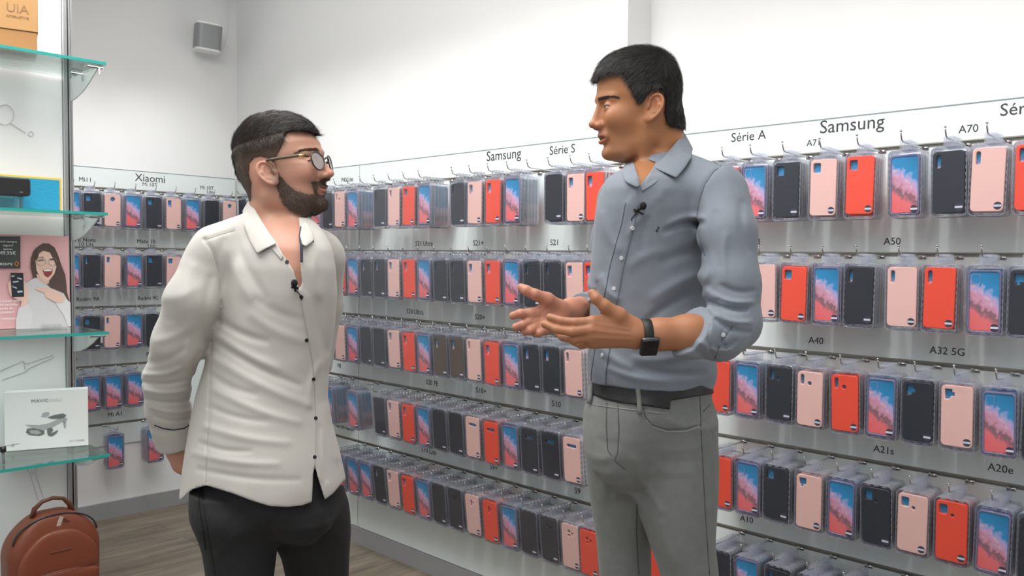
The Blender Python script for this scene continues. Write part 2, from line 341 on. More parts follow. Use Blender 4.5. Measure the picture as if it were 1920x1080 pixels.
def pack(loc, rz, col, kind, tilt, roll, seedv, full=True):
    e = empty('phone_case_pack', loc); e.rotation_euler = (tilt, roll, 0)
    e.rotation_euler = (Matrix.Rotation(rz, 3, 'Z')@Matrix.Rotation(roll, 3, 'Y')@Matrix.Rotation(tilt, 3, 'X')).to_euler()
    o = mesh_obj('blister_tray', BL, None, e)
    o = mesh_obj('blister_cover', FR, None, e)
    cz = (seedv % 5-2)*.0012
    c_ = mesh_obj('printed_insert', CARD_FRONT, None, e); c_.location = (0, .0035 if col != 'C' else -.0035, CZ+cz)
    k_ = mesh_obj('clear_case' if col == 'C' else 'phone_case', CLEARM[kind] if col == 'C' else CASEM[kind, col], None, e); k_.location = (0, 0, cz)
    s = mesh_obj('sticker', ST, None, e); s.location = (.0255, -.0086 if col == 'C' else -.0074, CZ-.0655+cz)
    return e
# rows: (pixel x of the front pack, colour, hole kind, packs in the stack); camera holes as in the photo
TB = {
 ('N', 0): [(1378, 'R', 'none', 4), (1414, 'C', 'sq', 4), (1474, 'K', 'sq', 4), (1543, 'P', 'sq', 5), (1612, 'R', 'sq', 4), (1693, 'C', 'none', 4), (1775, 'K', 'st', 4), (1851, 'P', 'st', 4), (1925, 'R', 'st', 4)],
 ('N', 1): [(1432, 'P', 'none', 5), (1491, 'R', 'sq', 4), (1552, 'C', 'none', 4), (1613, 'K', 'st', 5), (1692, 'P', 'st', 4), (1763, 'R', 'st', 4), (1846, 'C', 'sq', 5), (1928, 'K', 'l', 4)],
 ('N', 2): [(1350, 'R', 'none', 4), (1403, 'C', 'none', 5), (1465, 'K', 'st2', 5), (1522, 'P', 'st2', 5), (1586, 'R', 'st2', 4), (1656, 'C', 'l', 5), (1719, 'K', 'a32', 4), (1795, 'P', 'a32', 4), (1874, 'C', 'l', 4), (1955, 'K', 'st', 4)],
 ('N', 3): [(1357, 'R', 'sq', 5), (1405, 'C', 'sq', 5), (1459, 'K', 'sq', 7), (1526, 'P', 'l', 4), (1582, 'C', 'none', 6), (1647, 'K', 'sq3', 6), (1718, 'P', 'sq3', 6), (1790, 'R', 'sq3', 5), (1872, 'C', 'none', 6), (1950, 'K', 'sq', 5)],
 ('N', 4): [(1236, 'R', 's9', 3), (1350, 'K', 'none', 7), (1403, 'C', 'none', 6), (1463, 'K', 'st', 7), (1527, 'C', 'st', 7), (1596, 'K', 'none', 7), (1668, 'C', 'none', 6)],
 ('R', 0): [(455, 'K', 'none', 3), (483, 'P', 'st', 3), (575, 'R', 'st2', 3), (591, 'C', 'none', 3), (613, 'K', 'none', 3), (634, 'P', 'st2', 4), (671, 'C', 'none', 6), (727, 'K', 'st', 2), (754, 'P', 'notch', 3), (777, 'R', 'sq', 4), (801, 'C', 'none', 6), (866, 'K', 'st', 4), (897, 'P', 'tall', 3), (932, 'R', 'tall', 4), (970, 'C', 'none', 6), (1044, 'K', 'none', 5), (1084, 'P', 'tall', 5), (1128, 'R', 'tall', 5)],
 ('R', 1): [(622, 'P', 'none', 5), (643, 'R', 'none', 6), (667, 'C', 'none', 8), (697, 'K', 'tall', 6), (716, 'K', 'tall', 6), (742, 'P', 'tall', 4), (771, 'R', 'tall', 4), (801, 'C', 'none', 9), (835, 'K', 'st', 6), (862, 'K', 'st', 7), (895, 'P', 'tall', 4), (931, 'R', 'tall', 4), (969, 'C', 'none', 9), (1010, 'K', 'st', 7), (1038, 'K', 'st', 7), (1078, 'P', 'tall', 5), (1120, 'R', 'tall', 4)],
 ('R', 2): [(618, 'K', 'none', 4), (638, 'P', 'st', 4), (669, 'C', 'none', 8), (697, 'K', 'none', 6), (719, 'K', 'none', 6), (745, 'P', 'tall', 5), (772, 'R', 'tall', 4), (801, 'C', 'none', 9), (842, 'B', 'tall', 4), (872, 'B', 'tall', 4), (895, 'P', 'st', 5), (924, 'R', 'tall', 5), (963, 'C', 'none', 7), (1009, 'K', 'tall', 6), (1042, 'K', 'tall', 6), (1081, 'P', 'st', 7)],
 ('R', 3): [(604, 'C', 'none', 6), (622, 'C', 'none', 7), (669, 'C', 'none', 5), (719, 'K', 'none', 5), (747, 'P', 'tall', 6), (775, 'R', 'tall', 6), (810, 'C', 'none', 7), (839, 'K', 'none', 6), (865, 'K', 'none', 7), (896, 'P', 'bar', 8), (930, 'R', 'bar', 5), (957, 'C', 'bar', 9), (1012, 'K', 'bar', 7), (1045, 'K', 'bar', 7), (1086, 'P', 'bar', 8)],
 ('R', 4): [(632, 'C', 'none', 7), (659, 'C', 'none', 8), (688, 'C', 'none', 8), (717, 'K', 'tall', 7), (742, 'P', 'tall', 7), (770, 'R', 'tall', 7), (804, 'C', 'none', 9), (838, 'K', 'none', 7), (862, 'K', 's9p', 8), (893, 'P', 's9p', 8), (926, 'R', 's9p', 7), (963, 'C', 'none', 8), (1009, 'K', 'none', 7), (1039, 'K', 's9', 8), (1072, 'P', 's9', 8), (1108, 'R', 's9', 8)],
 ('B', 0): [(138, 'C', 'none', 4), (174, 'K', 'sq', 4), (211, 'P', 'rnd', 3), (250, 'C', 'none', 4), (288, 'K', 'sq', 4), (325, 'P', 'tall', 4), (361, 'C', 'none', 5), (397, 'K', 'none', 4), (430, 'P', 'rnd', 4)],
 ('B', 1): [(138, 'C', 'none', 4), (172, 'K', 'st', 4), (211, 'P', 'notch', 4), (251, 'C', 'none', 4), (289, 'K', 'sq', 4), (326, 'P', 'sq', 4)],
 ('B', 2): [(138, 'C', 'none', 4), (172, 'K', 'sq', 4), (211, 'P', 'st', 4), (251, 'C', 'none', 5), (288, 'K', 'none', 4)],
 ('B', 3): [(140, 'C', 'none', 3), (171, 'C', 'none', 5), (212, 'C', 'none', 5), (253, 'C', 'none', 5)],
 ('B', 4): [(216, 'C', 'none', 3), (290, 'C', 'none', 5)],
}
MAN_Y = 1.9
allp = []
for (side, row), lst in TB.items():
    zr = ROWS[row]-.010
    for i, (px, c_, kd, n) in enumerate(lst):
        ycent = {0: 400, 1: 530, 2: 660, 3: 820, 4: 960}[row] if side != 'B' else {0: 400, 1: 510, 2: 620, 3: 725, 4: 830}[row]
        Lf = .156; n = min(n, 7)
        if side == 'B': al = onp(px, ycent, 1, BACK_Y-Lf)[0]
        else: al = onp(px, ycent, 0, (WALL_X if side == 'R' else NICHE_X)-Lf)[1]
        allp.append((side, row, i, al, zr, c_, kd, n, Lf))
# keep neighbours on a row from running into each other
byrow = {}
for p_ in allp: byrow.setdefault(p_[:2], []).append(list(p_))
fronts, seconds, rest = [], [], []
for key, lst in byrow.items():
    lst.sort(key=lambda q: q[2])
    if key[0] == 'R':                   # the hooks sit on an even pitch
        n_ = len(lst); K = list(range(-13, 15)); INF = 1e9
        cost = [[(lst[i_][3]-(3.193-.1008*k_))**2 for k_ in K] for i_ in range(n_)]
        dp = [cost[0]]; bk = []
        for i_ in range(1, n_):
            best, arg, row_, br_ = INF, -1, [], []
            for k_ in range(len(K)):
                row_.append(cost[i_][k_]+best if best < INF else INF); br_.append(arg)
                if dp[-1][k_] < best: best, arg = dp[-1][k_], k_
            dp.append(row_); bk.append(br_)
        k_ = int(np.argmin(dp[-1]))
        for i_ in range(n_-1, -1, -1):
            lst[i_][3] = 3.193-.1008*K[k_]+(.018 if K[k_] == 14 else 0)
            if i_: k_ = bk[i_-1][k_]
        lst[:] = [q for q in lst if q[3] < 4.33]
    else:
        s_ = 1 if key[0] == 'B' else -1; mid = len(lst)//2
        for j in range(mid+1, len(lst)):
            if (lst[j][3]-lst[j-1][3])*s_ < .096: lst[j][3] = lst[j-1][3]+s_*.096
        for j in range(mid-1, -1, -1):
            if (lst[j+1][3]-lst[j][3])*s_ < .096: lst[j][3] = lst[j+1][3]-s_*.096
    for j, (side, row, i, al, zr, c_, kd, n, Lf) in enumerate(lst):
        for k in range(n):
            (fronts if k == 0 else seconds).append((side, row, j, al, zr, c_, kd, k, Lf-k*SPC, len(lst), j))
place = {'B': 'back wall', 'R': 'wall between the men', 'N': 'wall right of the blue shirt'}
def where(side, row, j, nn):
    if side == 'B': return f'{roww[row]} row, {ordw[j+1]} hook right of metal post'
    if side == 'N': return f'{roww[row]} row, {ordw[j+1]} hook right of blue shirt'
    return f'{roww[row]} row, {ordw[nn-j]} hook left of blue shirt'
def ploc(side, al, Lp, z):
    return (al, BACK_Y-Lp, z) if side == 'B' else ((WALL_X if side == 'R' else NICHE_X)-Lp, al, z)
rng = random.Random(3)
sway = {}
for q in fronts+seconds:
    key = q[:3]
    if key not in sway: sway[key] = (math.radians({'B': 1.0, 'R': 1.5+1.2*q[1], 'N': 1.+.9*q[1]}[q[0]]), math.radians(rng.uniform(-1.2, 1.2)))
seconds.sort(key=lambda q: (q[7], np.linalg.norm(np.array(ploc(q[0], q[3], q[8], q[4]))-CAMP)))
NIND = 300-len(fronts)
for num, q in enumerate(fronts+seconds[:NIND]):
    side, row, j, al, zr, c_, kd, k, Lp, nn, _ = q
    tl, rl = sway[q[:3]]
    e = pack(ploc(side, al, Lp, zr), 0 if side == 'B' else -math.pi/2, c_, kd, tl, rl+math.radians(rng.uniform(-.3, .3)), num)
    nm = {'C': 'clear phone case with printed insert'}.get(c_, f'{CN[c_].split()[0] if c_ == "B" else CN[c_].split()[-1]} phone case with {HOLEW[kd]}')
    pos = 'front pack' if k == 0 else f'{ordw[k+1]} pack'
    tag(e, f'{nm}, {pos}, {where(side, row, j, nn)}', 'phone case', 'phone case packs hanging on the wall hooks')
    if k == 0:
        h = mesh_obj('display_hook', HOOK); h.location = ploc(side, al, PTH+.0005, zr+.003)
        if side != 'B': h.rotation_euler = (0, 0, -math.pi/2)
        tag(h, f'chrome hook, {where(side, row, j, nn)}', 'hook', 'chrome display hooks')
# the packs deeper in the stacks, beyond the first three hundred
bm = bmesh.new(); mats = ['blister', 'K', 'P', 'R', 'B', 'clearcase', 'art']
def add_mesh(bm, me, T, mi):
    n = len(bm.faces); bm.from_mesh(me); bm.faces.ensure_lookup_table(); bm.verts.ensure_lookup_table()
    fs = bm.faces[n:]; vs_ = {v for f in fs for v in f.verts}
    for f in fs: f.material_index = mi
    for v in vs_: v.co = T@v.co
simple = {'ring': curve_mesh([rrect(.088, .182, .014, 4), rrect(.0835, .1775, .012, 4)], .015), 'case': curve_mesh([rrect(CW, CH, .011, 3)], CD), 'tab': me2,
          'rim': curve_mesh([rrect(CW, CH, .011, 3), rrect(CW-.009, CH-.010, .007, 3)], CD)}
simple['ring'].transform(Matrix.Translation((0, 0, -.107)))
for k_ in ('case', 'rim'): simple[k_].transform(Matrix.Translation((0, -.002, CZ)))
CARDT = CARD_FRONT.copy(); CARDT.transform(Matrix.Translation((0, -.003, CZ)))
buf = {}
def bake(me):
    v = np.array([tuple(x.co) for x in me.vertices]); f = [tuple(p.vertices) for p in me.polygons]; return v, f
BK = {'ring': bake(simple['ring']), 'case': bake(simple['case']), 'tab': bake(me2), 'rim': bake(simple['rim']), 'card': bake(CARDT)}
bm.free()
V_, F_, MI_, nv, U_ = [], [], [], 0, []
for q in seconds[NIND:]:
    side, row, j, al, zr, c_, kd, k, Lp, nn, _ = q; tl, rl = sway[q[:3]]
    T = Matrix.Translation(ploc(side, al, Lp, zr))@(Matrix.Rotation(0 if side == 'B' else -math.pi/2, 4, 'Z')@Matrix.Rotation(rl, 4, 'Y')@Matrix.Rotation(tl, 4, 'X'))
    T = np.array(T)
    its = [('ring', 0), ('tab', 0)]+([('case', 6)] if c_ == 'C' else [('case', mats.index(c_))])
    for nm, mi in its:
        v, f = BK[nm]; V_.append(v@T[:3, :3].T+T[:3, 3]); U_.append(v[:, [0, 2]]-[0, CZ]); F_ += [tuple(i+nv for i in t) for t in f]; MI_ += [mi]*len(f); nv += len(v)
me = bpy.data.meshes.new('phone_case_pack_stacks'); me.from_pydata(np.concatenate(V_).tolist(), [], F_); me.polygons.foreach_set('material_index', MI_)
U_ = np.concatenate(U_); li = np.empty(len(me.loops), np.int32); me.loops.foreach_get('vertex_index', li); me.uv_layers.new(name='print').data.foreach_set('uv', U_[li].astype(np.float32).ravel())
o = mesh_obj('phone_case_pack_stacks', me, [M[x] for x in mats]); tag(o, 'rear phone case packs filling the stacks behind the front ones on the wall hooks', 'phone case', 'phone case packs hanging on the wall hooks', 'stuff')
# empty hooks
for side, row, yk, lab in (('R', 0, 3, 'empty chrome hook, top row, seam side of the wall between the men'), ('R', 0, 8, 'empty chrome hook, top row, near the middle of the wall between the men'), ('B', 2, 2.135, 'empty chrome hook, third row of the back wall')):
    h = mesh_obj('display_hook', HOOK)
    if side == 'R':
        used = [q[3] for q in fronts if q[:2] == ('R', 0)]; free = [3.193-.1008*k_ for k_ in range(0, 13) if min(abs(3.193-.1008*k_-u) for u in used) > .05]
        if not free: bpy.data.objects.remove(h); continue
        al = free[0] if yk == 3 else free[-1]; h.rotation_euler = (0, 0, -math.pi/2)
    else: al = yk
    h.location = ploc(side, al, PTH+.0005, ROWS[row]-.007); tag(h, lab, 'hook', 'chrome display hooks')
# ---------------------------------------------------------------- glass display unit at the left
SHX, SHF, SHB = .948, 2.600, 2.876
M['glass'] = clearmat('shelf_glass', (.90, .965, .945), (.6, .8, .75), .05, .02, .05, .8)
M['glass_edge'] = mat('green_glass_edge', (.03, .34, .30), .15)
M['frost'] = clearmat('frosted_acrylic', (.9, .92, .93), (.85, .87, .88), .7, .02, .3, .3)
M['boardwhite'] = mat('white_display_board', (.86, .86, .87), .5)  # the board's own plain white, no glow
e = empty('display_unit', (0, 0, 0))
bm = bmesh.new(); add_box(bm, (.41, 2.902, 1.22), (1.02, .02, 2.44)); obj('backing_board', bm, M['boardwhite'], e)
bm = bmesh.new()
for x, y, w, d in ((.9235, 2.889, .005, .026), (.9305, 2.892, .005, .02), (.9375, 2.889, .005, .026), (.9445, 2.892, .005, .026), (.934, 2.905, .026, .008)): add_box(bm, (x, y, 1.22), (w, d, 2.44))
obj('upright_post', bm, M['alu'], e)
tag(e, 'white display board with grooved aluminium post, carrying the glass shelves at the left', 'display unit')
# pale tool outlines printed on the board
def onboard(pts): return [tuple(onp(x, y, 1, 2.8905)) for x, y in pts]
mag = [(9+17*math.cos(t), 215+19*math.sin(t)) for t in np.linspace(0, 6.28, 24)]
lines = [mag, [(20, 231), (48, 249)], [(58+4.5*math.cos(t), 251+4.5*math.sin(t)) for t in np.linspace(0, 6.28, 14)],
         [(-5, 697), (42, 677), (50, 682), (98, 666), (101, 670), (54, 690), (48, 697), (4, 712)], [(48, 697), (44, 678)],
         [(50, 868), (62, 866), (70, 880), (60, 889), (52, 883), (50, 868)], [(56, 889), (72, 938)], [(66, 886), (82, 936)]]
for grp in (lines[:3], lines[3:5], lines[5:]):
    bm = bmesh.new()
    for p_ in grp: add_tube(bm, onboard(p_), .0011, 5)
    obj('tool_outline_print', bm, M['line'], e)
ZS = [1.939, 1.503, 1.152, .786, .20]
SLAB = ['top glass shelf of the display unit, under the cardboard box', 'second glass shelf, under the blue mat and the black phone', 'third glass shelf, under the pink poster',
        'fourth glass shelf, under the white drone box', 'bottom glass shelf, under the brown leather backpack']
for z, lab in zip(ZS, SLAB):
    s = empty('glass_shelf', (.45, (SHF+SHB)/2, z))
    w = 1.0; x0 = SHX-.45
    bm = bmesh.new(); add_box(bm, (x0-w/2, 0, -.004), (w, SHB-SHF, .0078)); obj('glass_plate', bm, M['glass'], s)
    bm = bmesh.new(); add_box(bm, (x0-w/2, -(SHB-SHF)/2-.0006, -.004), (w, .0014, .0082)); obj('polished_edge', bm, M['glass_edge'], s)
    me = curve_mesh([[(0, 0), (-.235, 0), (-.21, -.012), (-.165, -.033), (-.11, -.053), (-.05, -.066), (0, -.072)]], .004)
    b_ = mesh_obj('support_bracket', me, M['frost'], s); b_.rotation_euler = (0, 0, math.pi/2); b_.location = (x0-.008, (SHB-SHF)/2, -.010)
    me.transform(Matrix.Diagonal((1, 1, 1, 1)))
    for yy in (.02, -.115):
        bm = bmesh.new(); add_tube(bm, [(x0-.045, yy, -.014), (x0-.002, yy, -.014)], .0032, 8); add_tube(bm, [(x0-.012, yy, -.014), (x0-.012, yy, -.034)], .0036, 8)
        obj('bracket_clip', bm, M['chrome'], s)
    tag(s, lab, 'shelf', 'glass shelves of the display unit')
# cardboard box on the top shelf
M['card'] = mat('brown_cardboard', (.33, .155, .045), .6); M['card2'] = mat('tan_cardboard_lid', (.40, .215, .075), .6); M['cardink'] = mat('brown_ink', (.26, .13, .05), .6)
e = empty('cardboard_box', (.738, 2.725, ZS[0]+.001), math.radians(-14))
bm = bmesh.new(); add_box(bm, (0, 0, .03), (.118, .118, .06)); bevel_all(bm, .0012, 1); obj('box_base', bm, M['card'], e)
bm = bmesh.new(); add_box(bm, (0, 0, .135), (.124, .124, .149)); bevel_all(bm, .0012, 1); obj('box_lid', bm, M['card2'], e)
o = mesh_obj('printed_text', text_mesh('UIA', .034), M['cardink'], e); o.location = (.012, -.0626, .118)
o = mesh_obj('printed_text', text_mesh('INTERACTIVE', .009), M['cardink'], e); o.location = (.012, -.0626, .095)
tag(e, 'brown cardboard box with lighter lid on the top glass shelf', 'box')
# blue mat and phone on the second shelf
M['blue'] = mat('blue_textured_fabric', (.015, .30, .50), .7); noise_bump(M['blue'], 240, .8, .002)
M['yellow'] = mat('yellow_rim', (.85, .48, .05), .5); M['blackgloss'] = mat('black_glass', (.006, .006, .008), .08); M['blackplas'] = mat('black_plastic', (.012, .012, .013), .4)
p = onp(116, 386, 1, 2.80)
e = empty('blue_mat', (p[0]-.15, 2.80, ZS[1]+.001))
bm = bmesh.new(); add_box(bm, (0, .004, .053), (.300, .008, .106)); bevel_all(bm, .002, 2); obj('yellow_frame', bm, M['yellow'], e)
bm = bmesh.new(); add_box(bm, (0, -.002, .0535), (.286, .006, .092)); bevel_all(bm, .0015, 2); obj('blue_pad', bm, M['blue'], e)
tag(e, 'blue textured pad with yellow rim leaning upright on the second glass shelf', 'pad')
p = onp(51, 346, 1, 2.735)
e = empty('smartphone', (p[0]-.072, 2.735, ZS[1]+.001))
me = curve_mesh([rrect(.142, .050, .008, 5)], .072, .003); me.transform(Matrix.Translation((0, .0, .065)))
me2_ = me
o = mesh_obj('phone_body', me, M['blackplas'], e)
bm = bmesh.new(); add_box(bm, (0, 0, .02), (.11, .05, .038)); bevel_all(bm, .003, 2); obj('clear_stand', bm, M['glass'], e)
me = curve_mesh([rrect(.010, .0035, .0016, 4)], .001); o = mesh_obj('charging_port', me, M['chrome'], e); o.location = (.046, -.0366, .050)
tag(e, 'black smartphone on a small stand in front of the blue pad', 'phone')
# pink poster on the third shelf
e = empty('poster', (.80, 2.855, ZS[2]+.001))
PP = 2.85
def flat(name, pts, colr, lay, parent, rough=.45):
    P = [onp(x, y, 1, PP-.0006*lay) for x, y in pts]; me = curve_mesh([[(q[0]-parent.location.x, q[2]-parent.location.z) for q in P]], .0003)
    me.transform(Matrix.Translation((0, P[0][1]-parent.location.y, 0)))
    key = 'ink_%02d%02d%02d' % tuple(int(99*min(c, 1)) for c in colr)
    if key not in M: M[key] = mat(key, colr, rough)
    return mesh_obj(name, me, M[key], parent)
q = [onp(130, 443, 1, PP), onp(132, 621, 1, PP)]
bm = bmesh.new(); xr = q[1][0]-.80; z1 = q[0][2]-e.location.z
add_box(bm, ((xr-.30)/2+.0, .004-.005+.003, z1/2), (xr+.30, .006, z1)); M['pinkposter'] = mat('pink_paper', (.78, .42, .44), .5); obj('poster_board', bm, M['pinkposter'], e)
def cp(pts): return [(x*220/1033, 420+y*230/1080) for x, y in pts]
flat('dark_text_block', cp([(-30, 108), (180, 108), (180, 392), (-30, 392)]), (.07, .07, .075), 1, e)
flat('woman_hair', cp([(330, 200), (380, 168), (430, 172), (480, 205), (510, 270), (540, 360), (575, 450), (585, 530), (590, 600), (615, 690), (600, 700), (520, 640), (440, 590), (430, 520), (310, 470), (295, 480), (270, 380), (272, 300), (295, 235)]), (.10, .06, .05), 2, e)
flat('woman_sweater', cp([(230, 520), (300, 478), (340, 470), (440, 560), (560, 610), (612, 700), (612, 925), (140, 925), (150, 870), (190, 760), (250, 700)]), (.62, .58, .60), 3, e)
flat('woman_neck', cp([(320, 440), (440, 470), (430, 520), (400, 540), (330, 480)]), (.70, .46, .38), 4, e)
flat('woman_face', cp([(335, 235), (400, 222), (465, 245), (495, 310), (500, 370), (478, 440), (440, 490), (400, 502), (355, 470), (322, 410), (312, 330), (318, 270)]), (.80, .52, .43), 5, e)
flat('woman_hair', cp([(330, 215), (400, 190), (460, 225), (500, 300), (505, 400), (480, 330), (440, 250), (380, 235), (345, 260), (322, 330), (312, 300)]), (.10, .06, .05), 6, e)
flat('open_mouth', cp([(375, 405), (420, 392), (465, 400), (455, 440), (420, 470), (392, 450)]), (.30, .05, .06), 7, e)
flat('teeth', cp([(382, 405), (420, 396), (460, 403), (450, 414), (392, 416)]), (.85, .82, .8), 8, e)
for pts in ([(335, 318), (385, 312), (392, 318), (340, 326)], [(438, 306), (485, 300), (488, 312), (444, 318)]): flat('eyelashes', cp(pts), (.12, .07, .06), 8, e)
flat('eyebrow', cp([(325, 292), (385, 288), (385, 294), (326, 299)]), (.15, .09, .07), 8, e)
bm = bmesh.new()
for cx_, cy_, a_, b_ in ((362, 330, 42, 34), (462, 330, 38, 34)):
    add_tube(bm, [tuple(onp(*cp([(cx_+a_*math.cos(t), cy_+b_*math.sin(t))])[0], 1, PP-.006)-np.array(e.location)) for t in np.linspace(0, 6.28, 20)], .0006, 4)
obj('eyeglasses_print', bm, M['chrome'], e)
flat('woman_hand', cp([(305, 565), (350, 560), (420, 568), (470, 580), (540, 620), (572, 660), (550, 695), (490, 690), (440, 665), (400, 640), (395, 605), (350, 588), (310, 578)]), (.78, .50, .42), 7, e)
flat('woman_sleeve', cp([(570, 650), (620, 690), (625, 900), (600, 900), (560, 800), (490, 700)]), (.70, .66, .67), 6, e)
flat('woman_hand', cp([(70, 520), (90, 500), (215, 500), (245, 560), (250, 680), (240, 745), (180, 745), (190, 680), (100, 640), (78, 600)]), (.78, .50, .42), 4, e)
flat('woman_sleeve', cp([(165, 740), (255, 700), (290, 790), (265, 922), (140, 925), (140, 850)]), (.66, .62, .64), 5, e)
flat('printed_phone', cp([(92, 430), (205, 430), (212, 640), (105, 645)]), (.02, .025, .035), 6, e)
for k_, pts in enumerate(([(100, 455), (130, 452), (128, 462), (102, 466)], [(150, 470), (195, 480), (190, 492), (152, 480)], [(112, 505), (160, 500), (165, 512), (114, 516)], [(108, 545), (150, 560), (146, 570), (110, 556)], [(150, 590), (195, 585), (200, 600), (156, 606)])): flat('screen_icons', cp(pts), (.5, .55, .6), 7, e)
M['inkw'] = mat('white_ink', (.85, .85, .85), .5); M['orange'] = mat('orange_ink', (.8, .25, .03), .5)
def ptext(s, px, py, size, m_, lay=9, align='CENTER'):
    o = mesh_obj('printed_text', text_mesh(s, size, .0002, align), m_, e); q = onp(px, py, 1, PP-.0006*lay); o.location = (q[0]-e.location.x, q[1]-e.location.y, q[2]-e.location.z)
for s_, py in (('você sempre', 453), ('seguro!', 460), ('apenas', 467), ('49,95€', 474.5)): ptext(s_, 15, py, .0092 if '€' not in s_ else .0150, M['inkw'])
ptext('Secure', 9, 494.5, .0150, M['inkw'])
bm = bmesh.new(); add_tube(bm, [tuple(onp(31+3.2*math.cos(t), 494.5+3.6*math.sin(t), 1, PP-.006)-np.array(e.location)) for t in np.linspace(0, 6.28, 14)], .0013, 5); obj('orange_logo', bm, M['orange'], e)
for s_, py in (('Basta contar com', 564), ('e está perdido,', 571), ('antes de', 578), ('acontecer!', 585), ('Fale connosco!', 597)): ptext(s_, 12, py, .0105, M['inkw'])
ptext('iServices', 97, 610, .017, mat('grey_ink', (.45, .42, .44), .5), 8)
tag(e, 'pink poster of a winking woman holding a phone, leaning on the third glass shelf', 'poster')
# white drone box on the fourth shelf
def onz(x, y, z): v = ray(x, y); return CAMP+v*(z-CAMP[2])/v[2]
zb = ZS[3]+.001
pa, pb = onz(9, 847, zb), onz(166, 835, zb)
ang = math.atan2(pb[1]-pa[1], pb[0]-pa[0]); wbx = float(np.linalg.norm(pb-pa))
e = empty('drone_box', tuple((pa+pb)/2), ang)
hz = onp(166, 728, 1, pb[1])[2]-zb
M['boxwhite'] = mat('white_coated_card', (.78, .78, .775), .35)
bm = bmesh.new(); add_box(bm, (0, .019, hz/2), (wbx, .038, hz)); bevel_all(bm, .0015, 2); obj('box_body', bm, M['boxwhite'], e)
M['dgrey'] = mat('printed_grey', (.14, .16, .16), .4); M['mgrey'] = mat('printed_light_grey', (.38, .40, .40), .4)
def bxy(x, y):   # crop pixels of the box front -> box coordinates
    X = x*240/1296; Y = 700+y*200/1080
    n_ = np.array([-math.sin(ang), math.cos(ang), 0]); v = ray(X, Y+10); t = ((pa-CAMP)@n_)/(v@n_); q = CAMP+v*t
    d = q-(pa+pb)/2; return (d[0]*math.cos(ang)+d[1]*math.sin(ang), d[2])
def bflat(name, pts, m_, lay):
    bm = bmesh.new(); f = [bm.verts.new((bxy(x, y)[0], -.0004*lay-.0002, bxy(x, y)[1])) for x, y in pts]; bm.faces.new(f[::-1]); bmesh.ops.triangulate(bm, faces=bm.faces); return obj(name, bm, m_, e)
bflat('drone_picture', [(250, 465), (400, 470), (500, 450), (620, 395), (680, 400), (680, 420), (600, 455), (540, 490), (450, 520), (330, 500)], M['mgrey'], 1)
bflat('drone_picture', [(275, 505), (340, 500), (450, 525), (450, 560), (400, 580), (300, 570), (262, 545)], M['dgrey'], 2)
bflat('drone_picture', [(480, 390), (560, 365), (640, 352), (672, 370), (650, 395), (600, 405), (520, 405)], M['dgrey'], 3)
bflat('drone_picture', [(640, 400), (672, 400), (665, 500), (648, 500), (655, 430)], M['mgrey'], 3)
bflat('drone_picture', [(418, 385), (430, 350), (460, 338), (500, 340), (500, 365), (470, 385)], M['mgrey'], 3)
bflat('drone_picture', [(480, 575), (520, 550), (590, 518), (575, 550), (530, 582)], M['dgrey'], 3)
bflat('drone_picture', [(475, 510), (520, 490), (540, 520), (500, 570), (480, 560)], M['dgrey'], 2)
bflat('drone_picture', [(300, 520), (380, 520), (420, 545), (380, 565), (310, 555)], M['mgrey'], 4)
for s_, x, y, sz, m_ in (('MAVIC', 405, 224, .0135, M['dgrey']), ('MINI', 565, 218, .0135, mat('pale_print', (.6, .6, .6), .4)), ('FLY MORE', 780, 626, .008, M['mgrey'])):
    o = mesh_obj('printed_text', text_mesh(s_, sz, .0002, sx=1.15), m_, e); q = bxy(x, y); o.location = (q[0], -.0008, q[1])
o = mesh_obj('printed_text', text_mesh('dji', .010, .0002), M['dgrey'], e); q = bxy(128, 672); o.location = (q[0], -.0008, q[1])
tag(e, 'white drone box with a grey drone picture on the fourth glass shelf', 'box')
# small folded drone beside the box, mostly outside the frame
p = onp(9, 828, 1, 2.66)
e = empty('drone', (p[0]-.075, 2.68, ZS[3]+.001))
M['drone'] = mat('grey_drone_plastic', (.22, .23, .24), .4)
bm = bmesh.new(); add_box(bm, (-.03, .02, .040), (.15, .05, .035)); bevel_all(bm, .010, 3); obj('fuselage', bm, M['drone'], e, True)
tube_obj('rotor_arm', [(0, 0, .042), (.04, -.012, .042), (.068, -.02, .040)], [.007, .0055, .006], M['drone'], e)
tube_obj('landing_leg', [(.070, -.02, .038), (.072, -.02, .001)], [.0045, .003], M['drone'], e)
bm = bmesh.new(); add_tube(bm, [(.070, -.02, .036), (.070, -.02, .050)], .0085, 12); obj('motor', bm, M['blackplas'], e, True)
bm = bmesh.new(); add_box(bm, (.070, -.02, .0515), (.085, .009, .001), Matrix.Rotation(.15, 3, 'Z')); bevel_all(bm, .0004, 1); obj('propeller', bm, M['drone'], e)
tag(e, 'grey folding drone at the left end of the fourth glass shelf, beside the white box', 'drone')
